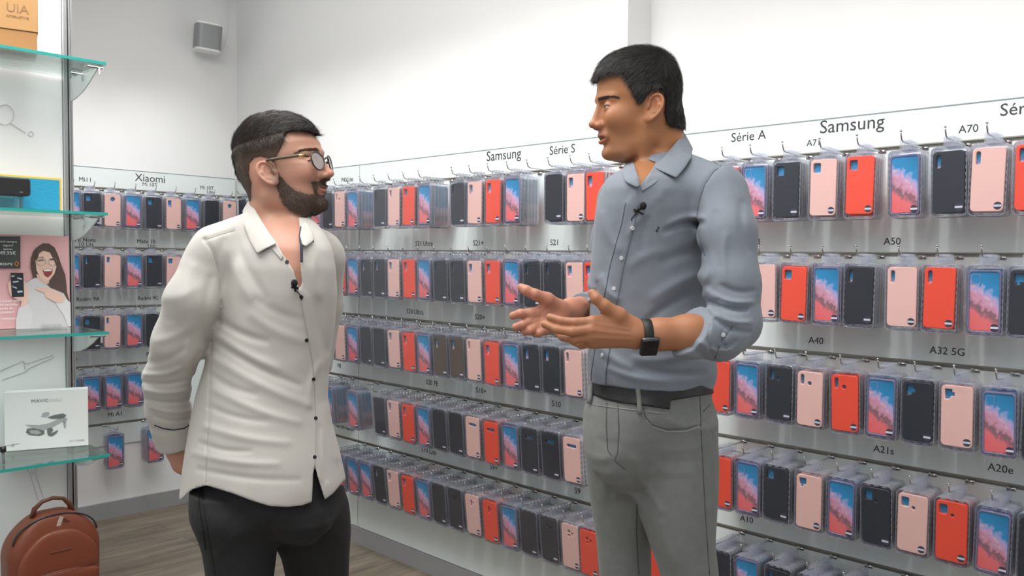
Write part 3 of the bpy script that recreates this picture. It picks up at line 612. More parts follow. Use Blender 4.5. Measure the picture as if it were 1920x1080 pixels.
# brown leather backpack on the bottom shelf
M['leather'] = mat('brown_leather', (.19, .048, .022), .42); noise_bump(M['leather'], 90, .25, .0012, 6)
M['leather2'] = mat('dark_leather_trim', (.13, .04, .022), .4); M['zip'] = mat('dark_zip', (.03, .03, .035), .4)
e = empty('backpack', (.818, 2.715, ZS[4]+.006), math.radians(4))
def bag_mesh(w, d, h, top, bulge, y0=0, zt=.03):
    bm = bmesh.new(); rows = []; nz_, na = 22, 40
    for i in range(nz_+1):
        t = i/nz_; z = zt+(h-zt)*t
        ww = w/2*(1-max(0, (z-(h-top))/top)**2.6*.62) if z > h-top else w/2*(1-.03*(1-t)); dd = d/2*(1-max(0, (z-(h-top))/top)**3*.35)
        if i == 0: ww *= .93; dd *= .9
        rows.append([bm.verts.new((ww*abs(math.cos(a))**.42*(1 if math.cos(a) > 0 else -1), y0+dd*abs(math.sin(a))**.55*(1 if math.sin(a) > 0 else -1), z+(.0)*a)) for a in [2*math.pi*k/na for k in range(na)]])
    for i in range(nz_):
        for k in range(na): bm.faces.new((rows[i][k], rows[i][(k+1) % na], rows[i+1][(k+1) % na], rows[i+1][k]))
    c1 = bm.verts.new((0, y0, zt-.004)); c2 = bm.verts.new((0, y0, h+.006))
    for k in range(na): bm.faces.new((rows[0][(k+1) % na], rows[0][k], c1)); bm.faces.new((rows[-1][k], rows[-1][(k+1) % na], c2))
    return bm
zt_ = onp(95, 966, 1, 2.69)[2]-ZS[4]
o = obj('bag_body', bag_mesh(.265, .11, zt_, .13, 0, 0, .0), M['leather'], e, True); md = o.modifiers.new('s', 'SUBSURF'); md.levels = md.render_levels = 1
o = obj('front_panel', bag_mesh(.225, .035, zt_-.05, .11, 0, -.052, .02), M['leather'], e, True); md = o.modifiers.new('s', 'SUBSURF'); md.levels = md.render_levels = 1
o = obj('front_pocket', bag_mesh(.222, .03, zt_-.165, .02, 0, -.064, .02), M['leather'], e, True)
bm = bmesh.new(); add_box(bm, (0, -.0695, zt_-.105), (.062, .002, .0045)); bevel_all(bm, .0008, 1); obj('embossed_bar', bm, M['leather2'], e)
arc = [(.118*math.cos(t), -.036, zt_-.085+.082*abs(math.sin(t))**.8) for t in np.linspace(.12, 3.02, 24)]
tube_obj('zip', arc, .0028, M['zip'], e)
tube_obj('pocket_seam', [(-.108, -.0715, zt_-.165), (0, -.0835, zt_-.160), (.108, -.0715, zt_-.163)], .0018, M['leather2'], e)
hd = [(-.055, -.01, zt_-.006), (-.05, -.012, zt_+.018), (-.03, -.014, zt_+.036), (0, -.015, zt_+.042), (.03, -.014, zt_+.034), (.048, -.012, zt_+.014), (.056, -.01, zt_-.010)]
tube_obj('carry_handle', hd, [.009, .0075, .006, .006, .006, .0075, .009], M['leather2'], e)
bm = bmesh.new(); add_box(bm, (.006, -.046, zt_-.028), (.012, .003, .036), Matrix.Rotation(.35, 3, 'Y')); bevel_all(bm, .001, 1); obj('zip_pull', bm, mat('pale_tag', (.5, .4, .35), .4), e)
bm = bmesh.new(); add_box(bm, (.022, -.045, zt_-.024), (.010, .003, .030), Matrix.Rotation(-.9, 3, 'Y')); bevel_all(bm, .001, 1); obj('zip_pull', bm, M['leather2'], e)
tag(e, 'brown leather backpack with carry handle on the bottom glass shelf', 'backpack')
# loudspeaker on the back wall
p = onp(387, 72, 1, BACK_Y-.10)
e = empty('loudspeaker', (p[0], BACK_Y-.012, p[2]), 0)
M['grille'] = mat('grey_speaker_grille', (.27, .28, .28), .5, .3)
body = [(x, y) for x, y in rrect(.138, .165, .030, 5)]
me = curve_mesh([rrect(.134, .11, .03, 6)], .15, .003); me.transform(Matrix.Rotation(math.radians(90), 4, 'X'))
o = mesh_obj('cabinet', me, M['white'], e); o.location = (0, -.10, 0); o.rotation_euler = (.05, math.radians(3), math.radians(-14))
me = curve_mesh([rrect(.1365, .112, .031, 6)], .126); me.transform(Matrix.Rotation(math.radians(90), 4, 'X'))
o = mesh_obj('grille', me, M['grille'], e); o.location = (0, -.1015, 0); o.rotation_euler = (.05, math.radians(3), math.radians(-14))
bm = bmesh.new(); add_box(bm, (0, -.02, 0), (.05, .05, .05)); add_box(bm, (0, -.06, .086), (.06, .07, .006)); bevel_all(bm, .002, 1); obj('wall_mount', bm, M['white'], e)
tube_obj('cable', [(.05, -.06, -.075), (.10, -.02, -.07), (.145, -.006, .0), (.165, -.004, .12), (.168, -.004, .35)], .0025, M['white'], e)
tag(e, 'small white loudspeaker with grey grille mounted high on the back wall near the corner', 'loudspeaker')
# ---------------------------------------------------------------- implicit-surface modelling for bodies and clothes
def A3(p): return np.asarray(p, np.float64)
def rc(P, a, b, r1, r2):
    a, b = A3(a), A3(b); ba = b-a; pa = P-a; h = np.clip(pa@ba/(ba@ba+1e-12), 0, 1)
    return np.linalg.norm(pa-h[:, None]*ba, axis=1)-(r1+(r2-r1)*h)
def chain(P, pts, rs, k=.01):
    d = None
    for i in range(len(pts)-1):
        e_ = rc(P, pts[i], pts[i+1], rs[i], rs[i+1]); d = e_ if d is None else smin(d, e_, k)
    return d
def ell(P, c, r, R=None):
    q = P-A3(c)
    if R is not None: q = q@A3(R)
    r = A3(r); k0 = np.linalg.norm(q/r, axis=1); k1 = np.linalg.norm(q/(r*r), axis=1); return k0*(k0-1)/(k1+1e-9)
def smin(a, b, k):
    h = np.clip(.5+.5*(b-a)/k, 0, 1); return b*(1-h)+a*h-k*h*(1-h)
def smax(a, b, k): return -smin(-a, -b, k)
def poly_sd(X, Y, pts):
    pts = A3(pts); n = len(pts); d = np.full(X.shape, 1e18); ins = np.zeros(X.shape, bool)
    for i in range(n):
        x1, y1 = pts[i]; x2, y2 = pts[(i+1) % n]; ex, ey = x2-x1, y2-y1; wx, wy = X-x1, Y-y1
        t = np.clip((wx*ex+wy*ey)/(ex*ex+ey*ey+1e-12), 0, 1); d = np.minimum(d, (wx-ex*t)**2+(wy-ey*t)**2)
        c = ((y1 > Y) != (y2 > Y)); ins ^= c & (X < ex*(Y-y1)/(ey if abs(ey) > 1e-12 else 1e-12)+x1)
    return np.where(ins, -1, 1)*np.sqrt(d)
def line_d(X, Y, pts):
    d = np.full(X.shape, 1e18)
    for (x1, y1), (x2, y2) in zip(pts[:-1], pts[1:]):
        ex, ey = x2-x1, y2-y1; wx, wy = X-x1, Y-y1; t = np.clip((wx*ex+wy*ey)/(ex*ex+ey*ey+1e-12), 0, 1); d = np.minimum(d, (wx-ex*t)**2+(wy-ey*t)**2)
    return np.sqrt(d)
def wnoise(P, s, seed=0):
    r = np.random.RandomState(seed); o = np.zeros(len(P))
    for i in range(7):
        v = r.normal(size=3); v /= np.linalg.norm(v); o += np.sin(P@v*s*(.7+.6*r.rand())+r.rand()*6.28+1.3*np.sin(P@np.roll(v, 1)*s*.7+r.rand()*6))
    return o/7
class Loft:
    """stack of rotated ellipses described by their outline in the photograph and their depth: rows (py, pxL, pxR, depth)"""
    def __init__(s, rows, yaw, k, n=2.2, off=0.):
        T = []
        for row in rows:
            py, l, r, d = row[:4]; kk = row[4] if len(row) > 4 else k; S = F_PX/d; c = atd((l+r)/2, py, d); w = (r-l)/2/S+off
            a = w/math.sqrt(math.cos(yaw)**2+(kk*math.sin(yaw))**2); T.append((c[2], c[0], c[1], a, a*kk))
        T.sort(); T = np.array(T); z = np.linspace(T[0, 0], T[-1, 0], 260); F = [np.interp(z, T[:, 0], T[:, i]) for i in range(1, 5)]
        w_ = np.hanning(15); w_ /= w_.sum(); F = [np.convolve(np.pad(f, 7, mode='edge'), w_, 'valid') for f in F]
        s.z, s.F, s.yaw, s.n = z, F, yaw, n
        # lateral axis of the body: camera right turned by yaw about the vertical
        r0 = np.array([rgt[0], rgt[1]]); r0 /= np.linalg.norm(r0); c_, s_ = math.cos(yaw), math.sin(yaw)
        s.e1 = np.array([r0[0]*c_-r0[1]*s_, r0[0]*s_+r0[1]*c_]); s.e2 = np.array([-s.e1[1], s.e1[0]])
    def __call__(s, P, grow=0.):
        z = P[:, 2]; cx, cy, a, b = [np.interp(z, s.z, f) for f in s.F]; a = a+grow; b = b+grow
        dx, dy = P[:, 0]-cx, P[:, 1]-cy; x = dx*s.e1[0]+dy*s.e1[1]; y = dx*s.e2[0]+dy*s.e2[1]
        q = ((np.abs(x)/a)**s.n+(np.abs(y)/b)**s.n)**(1/s.n); r = np.hypot(x, y)
        d = np.where(q > 1e-3, r*(1-1/np.maximum(q, 1e-3)), -np.minimum(a, b))
        return np.maximum(d, np.maximum(s.z[0]-z, z-s.z[-1]))
def sdf_mesh(fn, lo, hi, h, B=8, smooth=1, lip=1.7):
    lo, hi = A3(lo), A3(hi); nb = np.maximum(1, np.ceil((hi-lo)/h/B).astype(int)); n = nb*B
    V = np.empty(n+1, np.float32)
    bi = np.stack(np.meshgrid(*[np.arange(k) for k in nb], indexing='ij'), -1).reshape(-1, 3)
    cen = lo+(bi+.5)*B*h; dc = fn(cen); act = np.abs(dc) < B*h*.87*lip
    for i, s_ in zip(bi[~act], np.sign(dc[~act])): V[i[0]*B:i[0]*B+B+1, i[1]*B:i[1]*B+B+1, i[2]*B:i[2]*B+B+1] = s_
    g = np.stack(np.meshgrid(*[np.arange(B+1)]*3, indexing='ij'), -1).reshape(-1, 3); ab = bi[act]; CH_ = 400
    for c in range(0, len(ab), CH_):
        blk = ab[c:c+CH_]; P = (lo+(blk[:, None, :]*B+g[None])*h).reshape(-1, 3); d = fn(P).reshape(len(blk), B+1, B+1, B+1)
        for i, dd in zip(blk, d): V[i[0]*B:i[0]*B+B+1, i[1]*B:i[1]*B+B+1, i[2]*B:i[2]*B+B+1] = dd
    S = V < 0; Cn = np.stack([S[a:n[0]+a, b:n[1]+b, c:n[2]+c] for a in (0, 1) for b in (0, 1) for c in (0, 1)], 0).sum(0)
    cells = np.argwhere((Cn > 0) & (Cn < 8)); idx = -np.ones(n, np.int64); idx[tuple(cells.T)] = np.arange(len(cells))
    offs = np.array([(a, b, c) for a in (0, 1) for b in (0, 1) for c in (0, 1)]); vals = np.stack([V[tuple((cells+o).T)] for o in offs], 1)
    acc = np.zeros((len(cells), 3)); cnt = np.zeros(len(cells))
    for a in range(8):
        for b in range(a+1, 8):
            if np.abs(offs[a]-offs[b]).sum() == 1:
                va, vb = vals[:, a], vals[:, b]; m_ = (va < 0) != (vb < 0); t = np.where(m_, va/np.where(m_, va-vb, 1), 0)
                acc += np.where(m_[:, None], offs[a]+(offs[b]-offs[a])*t[:, None], 0); cnt += m_
    pts = lo+(cells+acc/cnt[:, None])*h; faces = []
    for ax in range(3):
        o1, o2 = [(1, 2), (2, 0), (0, 1)][ax]; sl0 = [slice(1, -1)]*3; sl1 = [slice(1, -1)]*3; sl0[ax] = slice(0, -1); sl1[ax] = slice(1, None)
        e0, e1_ = S[tuple(sl0)], S[tuple(sl1)]
        ch = np.argwhere(e0 != e1_); 
        if not len(ch): continue
        s0 = e0[tuple(ch.T)]; base = ch.copy(); base[:, o1] += 1; base[:, o2] += 1
        def cell(d1, d2):
            c_ = base.copy(); c_[:, o1] -= d1; c_[:, o2] -= d2; return idx[tuple(c_.T)]
        q = np.stack([cell(0, 0), cell(1, 0), cell(1, 1), cell(0, 1)], 1); q[~s0] = q[~s0][:, ::-1]; faces.append(q)
    F = np.concatenate(faces); F = F[(F >= 0).all(1)]
    for _ in range(smooth):
        e = np.concatenate([F[:, [0, 1]], F[:, [1, 2]], F[:, [2, 3]], F[:, [3, 0]]]); a_ = np.zeros_like(pts); c_ = np.zeros(len(pts))
        for k in range(3): a_[:, k] = np.bincount(e[:, 0], pts[e[:, 1], k], len(pts))+np.bincount(e[:, 1], pts[e[:, 0], k], len(pts))
        c_ = np.bincount(e[:, 0], minlength=len(pts))+np.bincount(e[:, 1], minlength=len(pts)); pts = pts*.5+.5*a_/np.maximum(c_, 1)[:, None]
    return pts, F
def np_obj(name, pts, F, m, parent=None, col=None, smooth=True):
    me = bpy.data.meshes.new(name); me.vertices.add(len(pts)); me.vertices.foreach_set('co', np.asarray(pts, np.float32).ravel())
    k = F.shape[1]; me.loops.add(F.size); me.loops.foreach_set('vertex_index', F.astype(np.int32).ravel()); me.polygons.add(len(F))
    me.polygons.foreach_set('loop_start', np.arange(0, F.size, k, dtype=np.int32)); me.update(calc_edges=True)
    me.polygons.foreach_set('use_smooth', np.full(len(F), smooth))
    if col is not None:
        at = me.color_attributes.new('Col', 'FLOAT_COLOR', 'POINT'); c4 = np.ones((len(pts), 4), np.float32); c4[:, :3] = col; at.data.foreach_set('color', c4.ravel())
    return mesh_obj(name, me, m, parent)
def merge(parts):
    P, F, C_, n = [], [], [], 0
    for p_, f_, c_ in parts: P.append(p_); F.append(f_+n); C_.append(np.broadcast_to(c_, (len(p_), 3))); n += len(p_)
    return np.concatenate(P), np.concatenate(F), np.concatenate(C_)
def vcol_mat(name, rough, **kw):
    m = mat(name, (1, 1, 1), rough, **kw); a = N(m, 'ShaderNodeVertexColor'); a.layer_name = 'Col'; L(m, a.outputs[0], bsdf(m).inputs['Base Color']); return m
def folds(X, Y, lst):
    """each fold: x1,y1,x2,y2,width,amplitude in mm (+ ridge, - valley)"""
    o = np.zeros(len(X))
    for x1, y1, x2, y2, w, a in lst:
        ex, ey = x2-x1, y2-y1; L2 = ex*ex+ey*ey; t = ((X-x1)*ex+(Y-y1)*ey)/L2; tc = np.clip(t, 0, 1)
        bow = 6*np.sin(tc*3.14); ln = math.sqrt(L2); nx, ny = -ey/ln, ex/ln
        dx, dy = X-x1-ex*tc-nx*bow, Y-y1-ey*tc-ny*bow; d2 = dx*dx+dy*dy; tap = np.maximum(np.sin(np.clip(t*.9+.05, 0, 1)*3.1416), 0)**.5
        o += a*.001*np.exp(-d2/(w*w*.72))*(.35+.65*tap)
    return o
def body_frame(phi, face):
    """head axes: forward (face=-1 looks to camera left), left, up"""
    r0 = np.array([rgt[0], rgt[1], 0]); r0 /= np.linalg.norm(r0); f0 = np.array([-r0[1], r0[0], 0])
    X = r0*face*math.cos(phi)-f0*math.sin(phi); Z = np.array([0, 0, 1.]); return np.stack([X, np.cross(Z, X), Z], 1)
def smooth_tab(zs, vs, n=240, w=13):
    o = np.argsort(zs); zs = A3(zs)[o]; vs = A3(vs)[o]; z = np.linspace(zs[0], zs[-1], n); f = np.interp(z, zs, vs); k = np.hanning(w+2)[1:-1]; k /= k.sum()
    return z, np.convolve(np.pad(f, w//2, mode='edge'), k, 'valid')
class Head:
    def __init__(s, mouth_open=0., jaw=1., lips=1., cheek=1., fs=0., lid=.0025, ear=(-.008, -.009), ez=-.004, zc=.055, es=.92, mm=1.):
        s.fs, s.lid, s.ear, s.ez, s.zc, s.es, s.mm = fs, lid, ear, ez, zc, es, mm
        z = [.075, .058, .042, .018, .0, -.02, -.04, -.06, -.08, -.098, -.110, -.116]
        xf = [.0815+fs*1.2, .0845+fs, .0870, .0875, .0800, .0795, .0775, .0735, .0690, .0670, .0560, .030]
        xb = [-.079, -.082, -.084, -.084, -.083, -.078, -.066, -.048, -.030, -.012, .008, .015]
        hw = [.0690, .0725, .0750, .0755, .0745, .0715, .0680, .0630*jaw, .0550*jaw, .0420*jaw, .0250, .008]
        s.xf, s.xb, s.hw = smooth_tab(z, xf), smooth_tab(z, xb), smooth_tab(z, hw); s.mo = mouth_open; s.lips = lips; s.ck = cheek
    def skull(s, P):
        x, ay, z = P[:, 0], np.abs(P[:, 1]), P[:, 2]; zc = np.clip(z, -.116, .075)
        xf, xb, hw = [np.interp(zc, *t) for t in (s.xf, s.xb, s.hw)]; x0 = np.where(z < -.06, -.012+(-.06-np.maximum(z, -.116))*.5, -.012); dx = x-x0
        ax = np.where(dx > 0, xf-x0, np.maximum(x0-xb, .004)); n = np.where(dx > 0, 2.25, 2.1)
        q = ((np.abs(dx)/ax)**n+(ay/hw)**n)**(1/n); r = np.hypot(dx, ay)
        hz = np.maximum(z-s.zc, 0); e = 2.15; rho = (q**e+(hz/(.1195-s.zc))**e)**(1/e); R_ = np.sqrt(r*r+hz*hz)
        d = np.where(rho > 1e-3, R_*(1-1/np.maximum(rho, 1e-3)), -.05); return np.maximum(d, -.116-z)
    def __call__(s, P):
        Q = P.copy(); Q[:, 1] = np.abs(Q[:, 1]); d = s.skull(Q)
        d = smin(d, ell(Q, (.052, .040, -.026), (.026*s.ck, .018*s.ck, .020*s.ck)), .024)
        d = smin(d, ell(Q, (.058, 0, -.097), (.018, .020, .0145)), .012)
        d = smin(d, rc(Q, (.035, .030, -.096), (-.012, .052, -.066), .014, .015), .018)
        d = smin(d, rc(Q, (.083, .008, .0150), (.066, .044, .0120), .0060, .0050), .014)
        d = smax(d, -ell(Q, (.0905, .031, .0005+s.ez), (.0165, .0165, .0112)), .009)
        lid = ell(Q, (.0690, .0305, -.001+s.ez), (.0138, .0150, .0128)); d = smin(d, lid, .003)
        d = smax(d, -ell(Q, (.0800, .0315, -.0015+s.ez), (.0120, .0127, s.lid)), .0012)
        nose = smin(rc(Q, (.0735, 0, .004), (.0790, 0, -.034), .0085, .0130), rc(Q, (.0830, 0, .000), (.0880, 0, -.034), .0060, .0085), .004); nose = smin(nose, rc(Q, (.0810, 0, .006), (.0945, 0, -.033), .0058, .0078), .004); nose = smin(nose, ell(Q, (.0965, 0, -.0375), (.0095, .0098, .0080)), .006)
        nose = smin(nose, ell(Q, (.0845, .0115, -.0405), (.0105, .0068, .0072)), .005); d = smin(d, nose, .0075)
        d = smin(d, ell(Q, (.0720-(1-s.mm)*.004, 0, -.060), (.0115, .024, .016)), .008)
        mo = s.mo
        d = smin(d, rc(Q, (.0805, .004, -.0590), (.0700, .0230, -.0635), .0046*s.lips, .0016), .0035)
        d = smin(d, rc(Q, (.0790, .0, -.0705-mo), (.0690, .0215, -.0655-mo*.5), .0056*s.lips, .0016), .0035)
        d = smax(d, -ell(Q, (.0800, 0, -.0643-mo*.5), (.0085, .0235, .0009+mo*.9)), .0015)
        d = smax(d, -rc(Q, (.083, 0, -.0800-mo), (.074, .016, -.0795-mo), .0040, .002), .006)
        d = smax(d, -rc(Q, (.080, .021, -.047), (.070, .034, -.066), .0012, .0008), .006)
        # ear
        a_ = .24; ca, sa = math.cos(a_), math.sin(a_); E = (Q-np.array([s.ear[0], .0765, s.ear[1]]))/s.es; ex = E[:, 0]*ca+E[:, 2]*sa; ez = -E[:, 0]*sa+E[:, 2]*ca; ey = E[:, 1]
        G = np.stack([ex, ey+ex*.45, ez], 1)
        ear = ell(G, (0, .002, 0), (.0165, .0045, .0300)); ear = smax(ear, -ell(G, (.0035, .0085, .001), (.0115, .0085, .0200)), .002)
        hp = [(.009, .003, .002), (.0125, .005, .013), (.008, .006, .024), (-.002, .007, .0295), (-.0115, .0075, .0240), (-.0160, .0075, .010), (-.0145, .0065, -.006), (-.0085, .005, -.020), (-.001, .003, -.0275)]
        hv = np.c_[A3(hp), [.0024, .0030, .0034, .0036, .0036, .0034, .0030, .0032, .0050]]; ti = np.linspace(0, len(hv)-1, 25); hs = np.stack([np.interp(ti, np.arange(len(hv)), hv[:, i]) for i in range(4)], 1); kk = np.array([.1, .2, .4, .2, .1]); hs = np.stack([np.convolve(np.pad(hs[:, i], 2, mode='reflect', reflect_type='odd'), kk, 'valid') for i in range(4)], 1)
        hd_ = None
        for i in range(24):
            e_ = rc(G, hs[i, :3], hs[i+1, :3], hs[i, 3], hs[i+1, 3]); hd_ = e_ if hd_ is None else np.minimum(hd_, e_)
        ear = smin(ear, hd_, .0015)
        ear = smin(ear, chain(G, [(-.004, .005, .018), (-.0085, .0055, .006), (-.006, .004, -.010), (.003, .003, -.014)], [.002, .0026, .0026, .0022], .003), .002)
        ear = smin(ear, ell(G, (.0115, .003, -.003), (.004, .0035, .006)), .003); ear = smin(ear, ell(G, (.003, .002, -.0255), (.0065, .0038, .0070)), .004)
        return smin(d, ear*s.es, .004)
def strands(pts, nrm, dirs, length, width, m, name, parent, seed=0, lift=.25, curl=.15, segs=3, base_col=None):
    """short hairs: thin tapered blades rooted on a surface"""
    r = np.random.RandomState(seed); n = len(pts); L_ = length*(.7+.6*r.rand(n)); dirs = dirs+r.normal(0, curl, (n, 3)); dirs -= nrm*(dirs*nrm).sum(1)[:, None]; dirs /= np.linalg.norm(dirs, axis=1)[:, None]+1e-9
    g = dirs+nrm*lift; g /= np.linalg.norm(g, axis=1)[:, None]; side = np.cross(g, nrm); side /= np.linalg.norm(side, axis=1)[:, None]+1e-9
    side = side*.8+nrm*.3*r.choice([-1, 1], n)[:, None]; P = []
    for k in range(segs+1):
        t = k/segs; c = pts-nrm*.0004+g*(L_*t)[:, None]-nrm*(L_*lift*.36*t*t)[:, None]; w = width*(1-t**1.5*.85)
        P += [c-side*w/2, c+side*w/2]
    P = np.stack(P, 1); F = []; b = np.arange(n)*(2*(segs+1))
    for k in range(segs): F.append(np.stack([b+2*k, b+2*k+1, b+2*k+3, b+2*k+2], 1))
    col = None
    if base_col is not None: col = np.repeat(base_col, 2*(segs+1), 0)
    return np_obj(name, P.reshape(-1, 3), np.concatenate(F), m, parent, col, smooth=True)
def vnormals(P, F):
    n = np.cross(P[F[:, 2]]-P[F[:, 0]], P[F[:, 3]]-P[F[:, 1]]); o = np.zeros_like(P)
    for k in range(4):
        for j in range(3): o[:, j] += np.bincount(F[:, k], n[:, j], len(P))
    return o/(np.linalg.norm(o, axis=1)[:, None]+1e-12)
def sample(P, F, nrm, mask, n, seed=0):
    r = np.random.RandomState(seed); f = F[mask[F].all(1)]
    a = np.linalg.norm(np.cross(P[f[:, 2]]-P[f[:, 0]], P[f[:, 3]]-P[f[:, 1]]), axis=1); i = r.choice(len(f), n, p=a/a.sum()); u, v = r.rand(n, 1), r.rand(n, 1); q = f[i]
    w = [(1-u)*(1-v), u*(1-v), u*v, (1-u)*v]; p_ = sum(w[k]*P[q[:, k]] for k in range(4)); nn = sum(w[k]*nrm[q[:, k]] for k in range(4)); return p_, nn/np.linalg.norm(nn, axis=1)[:, None]
def march(fn, px, py, d0=1.2, d1=2.6):
    """depth at which the ray through a photo pixel meets a surface"""
    t = d0; v = ray(px, py); l = np.linalg.norm(v)
    for _ in range(90):
        d = float(fn((CAMP+v*t)[None])[0])
        if d < .0004: break
        t += max(d, .0004)*.7/l
        if t > d1: return None
    return CAMP+v*t
def grad(fn, p, h=.002):
    g = np.array([float(fn((p+e)[None])[0]-fn((p-e)[None])[0]) for e in np.eye(3)*h]); return g/(np.linalg.norm(g)+1e-9)
def patch(name, A, B_, m, parent, th=.0022, nu=18, nv=6, bulge=.0, sub=1):
    """cloth strip between two edges given as (px, py, depth) lists"""
    def res(E):
        P = np.array([atd(*p_) for p_ in E]); s_ = np.r_[0, np.cumsum(np.linalg.norm(np.diff(P, axis=0), axis=1))]; s_ /= s_[-1]; t = np.linspace(0, 1, nu+1)
        return np.stack([np.interp(t, s_, P[:, k]) for k in range(3)], 1)
    a, b = res(A), res(B_); tow = (CAMP-a.mean(0)); tow /= np.linalg.norm(tow); G = np.stack([a*(1-v)+b*v+tow*bulge*math.sin(math.pi*v) for v in np.linspace(0, 1, nv+1)], 0)
    i = np.arange(nv)[:, None]*(nu+1)+np.arange(nu)[None]; F = np.stack([i, i+1, i+nu+2, i+nu+1], -1).reshape(-1, 4)
    o = np_obj(name, G.reshape(-1, 3), F, m, parent); s_ = o.modifiers.new('s', 'SOLIDIFY'); s_.thickness = th; s_.offset = 0
    if sub: u = o.modifiers.new('u', 'SUBSURF'); u.levels = u.render_levels = sub
    return o
def disc_on(name, fn, px, py, r, th, m, parent, holes=True):
    p_ = march(fn, px, py)
    if p_ is None: return None
    n_ = grad(fn, p_); q = Vector(n_).to_track_quat('Z', 'Y').to_matrix(); bm = bmesh.new()
    bmesh.ops.create_cone(bm, cap_ends=True, segments=18, radius1=r, radius2=r*.86, depth=th)
    for v in bm.verts: v.co = q@v.co+Vector(p_+n_*th*.3)
    return obj(name, bm, m, parent)
def dense(pts, step=7.):
    out = [pts[0]]
    for (x1, y1), (x2, y2) in zip(pts[:-1], pts[1:]):
        n = max(1, int(math.hypot(x2-x1, y2-y1)/step))
        for k in range(1, n+1): out.append((x1+(x2-x1)*k/n, y1+(y2-y1)*k/n))
    return out
def tube_on(name, fn, pts, r, m, parent, off=.0005):
    Q = []
    for px, py in dense(pts):
        p_ = march(fn, px, py)
        if p_ is not None: Q.append(tuple(p_+grad(fn, p_)*off))
    return tube_obj(name, Q, r, m, parent, 6) if len(Q) > 1 else None
def dep(fn, px, py, off, fb):
    """depth of a surface under a photo pixel, lifted a little towards the viewer"""
    p_ = march(fn, px, py)
    return fb if p_ is None else float(np.dot(p_-CAMP, fwd))-off
def ink(x): return np.array(x, float)
M['skinR'] = vcol_mat('tanned_skin', .48); M['skinL'] = vcol_mat('fair_skin', .5)
for k_ in ('skinR', 'skinL'):
    b_ = bsdf(M[k_]); b_.inputs['Subsurface Weight'].default_value = .12; b_.inputs['Subsurface Radius'].default_value = (.012, .004, .002); b_.inputs['Subsurface Scale'].default_value = .5
    noise_bump(M[k_], 420, .12, .0004, 3)
def cloth(name, col, scale, c2, rough=.85):
    m = mat(name, col, rough); bsdf(m).inputs['Sheen Weight'].default_value = .15
    tc = N(m, 'ShaderNodeTexCoord'); n = N(m, 'ShaderNodeTexNoise'); n.inputs['Scale'].default_value = scale; n.inputs['Detail'].default_value = 3; L(m, tc.outputs['Object'], n.inputs['Vector'])
    mx = N(m, 'ShaderNodeMix', data_type='RGBA'); mx.inputs[6].default_value = (*col, 1); mx.inputs[7].default_value = (*c2, 1); L(m, n.outputs['Fac'], mx.inputs[0]); L(m, mx.outputs[2], bsdf(m).inputs['Base Color'])
    n2 = N(m, 'ShaderNodeTexNoise'); n2.inputs['Scale'].default_value = 900; L(m, tc.outputs['Object'], n2.inputs['Vector']); b = N(m, 'ShaderNodeBump'); b.inputs['Strength'].default_value = .25; b.inputs['Distance'].default_value = .0005; L(m, n2.outputs['Fac'], b.inputs['Height']); L(m, b.outputs[0], bsdf(m).inputs['Normal']); return m
M['blueshirt'] = cloth('grey_blue_chambray', (.190, .215, .255), 500, (.245, .275, .32))
M['whiteshirt'] = cloth('off_white_cotton', (.52, .50, .46), 300, (.57, .55, .51))
M['greyjeans'] = cloth('grey_denim', (.150, .158, .150), 60, (.20, .208, .198))
M['blackjeans'] = cloth('black_denim', (.009, .009, .010), 80, (.015, .015, .016)); bsdf(M['blackjeans']).inputs['Sheen Weight'].default_value = .03
M['seamblue'] = mat('blue_seam_thread', (.13, .155, .20), .9); M['seamwhite'] = mat('white_seam_thread', (.44, .42, .39), .9); M['seamgrey'] = mat('grey_seam_thread', (.075, .08, .075), .9); M['seamlight'] = mat('light_grey_thread', (.30, .31, .30), .9); M['seamblack'] = mat('black_seam_thread', (.004, .004, .004), .9)
M['hair'] = vcol_mat('dark_hair', .42); bsdf(M['hair']).inputs['Specular IOR Level'].default_value = .35
M['belt'] = mat('black_leather_belt', (.010, .010, .011), .42); noise_bump(M['belt'], 500, .08, .0003)
M['eyew'] = vcol_mat('eye', .08)
M['shell'] = mat('pearl_button', (.62, .63, .65), .25); M['blackbtn'] = mat('black_button', (.012, .012, .016), .35)
M['foam'] = mat('black_foam', (.008, .008, .009), .9); M['navy'] = mat('navy_trim', (.015, .02, .05), .7)
M['shoe'] = mat('dark_shoe', (.02, .018, .016), .4); M['sole'] = mat('shoe_sole', (.5, .5, .48), .6)
M['tort'] = mat('tortoise_frame', (.05, .035, .018), .25); M['tort2'] = mat('olive_brown_temple', (.085, .070, .040), .3); M['gold'] = mat('gold_detail', (.7, .5, .2), .25, 1.)
M['lens'] = clearmat('spectacle_lens', (.98, .98, .99), (.85, .88, .92), .04, .10, .04, .5)  # slight white diffuse stands in for a reflection on the lens
def eye_mesh(parent, O, Mx, ey, iris, look, ez=-.004):
    bm = bmesh.new(); bmesh.ops.create_uvsphere(bm, u_segments=32, v_segments=24, radius=.0118); me = bpy.data.meshes.new('eye'); bm.to_mesh(me); bm.free()
    P = np.array([tuple(v.co) for v in me.vertices]); look = A3(look); look /= np.linalg.norm(look); c = P@look/.0118; col = np.full((len(P), 3), .42); col[:, 1:] *= .96
    col[c > .865] = iris; col[c > .965] = (.004, .004, .004); P = P*(1+.03*(c > .87))[:, None]
    F = [tuple(p.vertices) for p in me.polygons]; W_ = (P+np.array([.0695, ey, -.0012+ez]))@Mx.T+O; m2 = bpy.data.meshes.new('eye'); m2.from_pydata(W_.tolist(), [], F); at = m2.color_attributes.new('Col', 'FLOAT_COLOR', 'POINT')
    at.data.foreach_set('color', np.c_[col, np.ones(len(P))].astype(np.float32).ravel()); m2.polygons.foreach_set('use_smooth', [True]*len(F)); return mesh_obj('eye', m2, M['eyew'], parent)
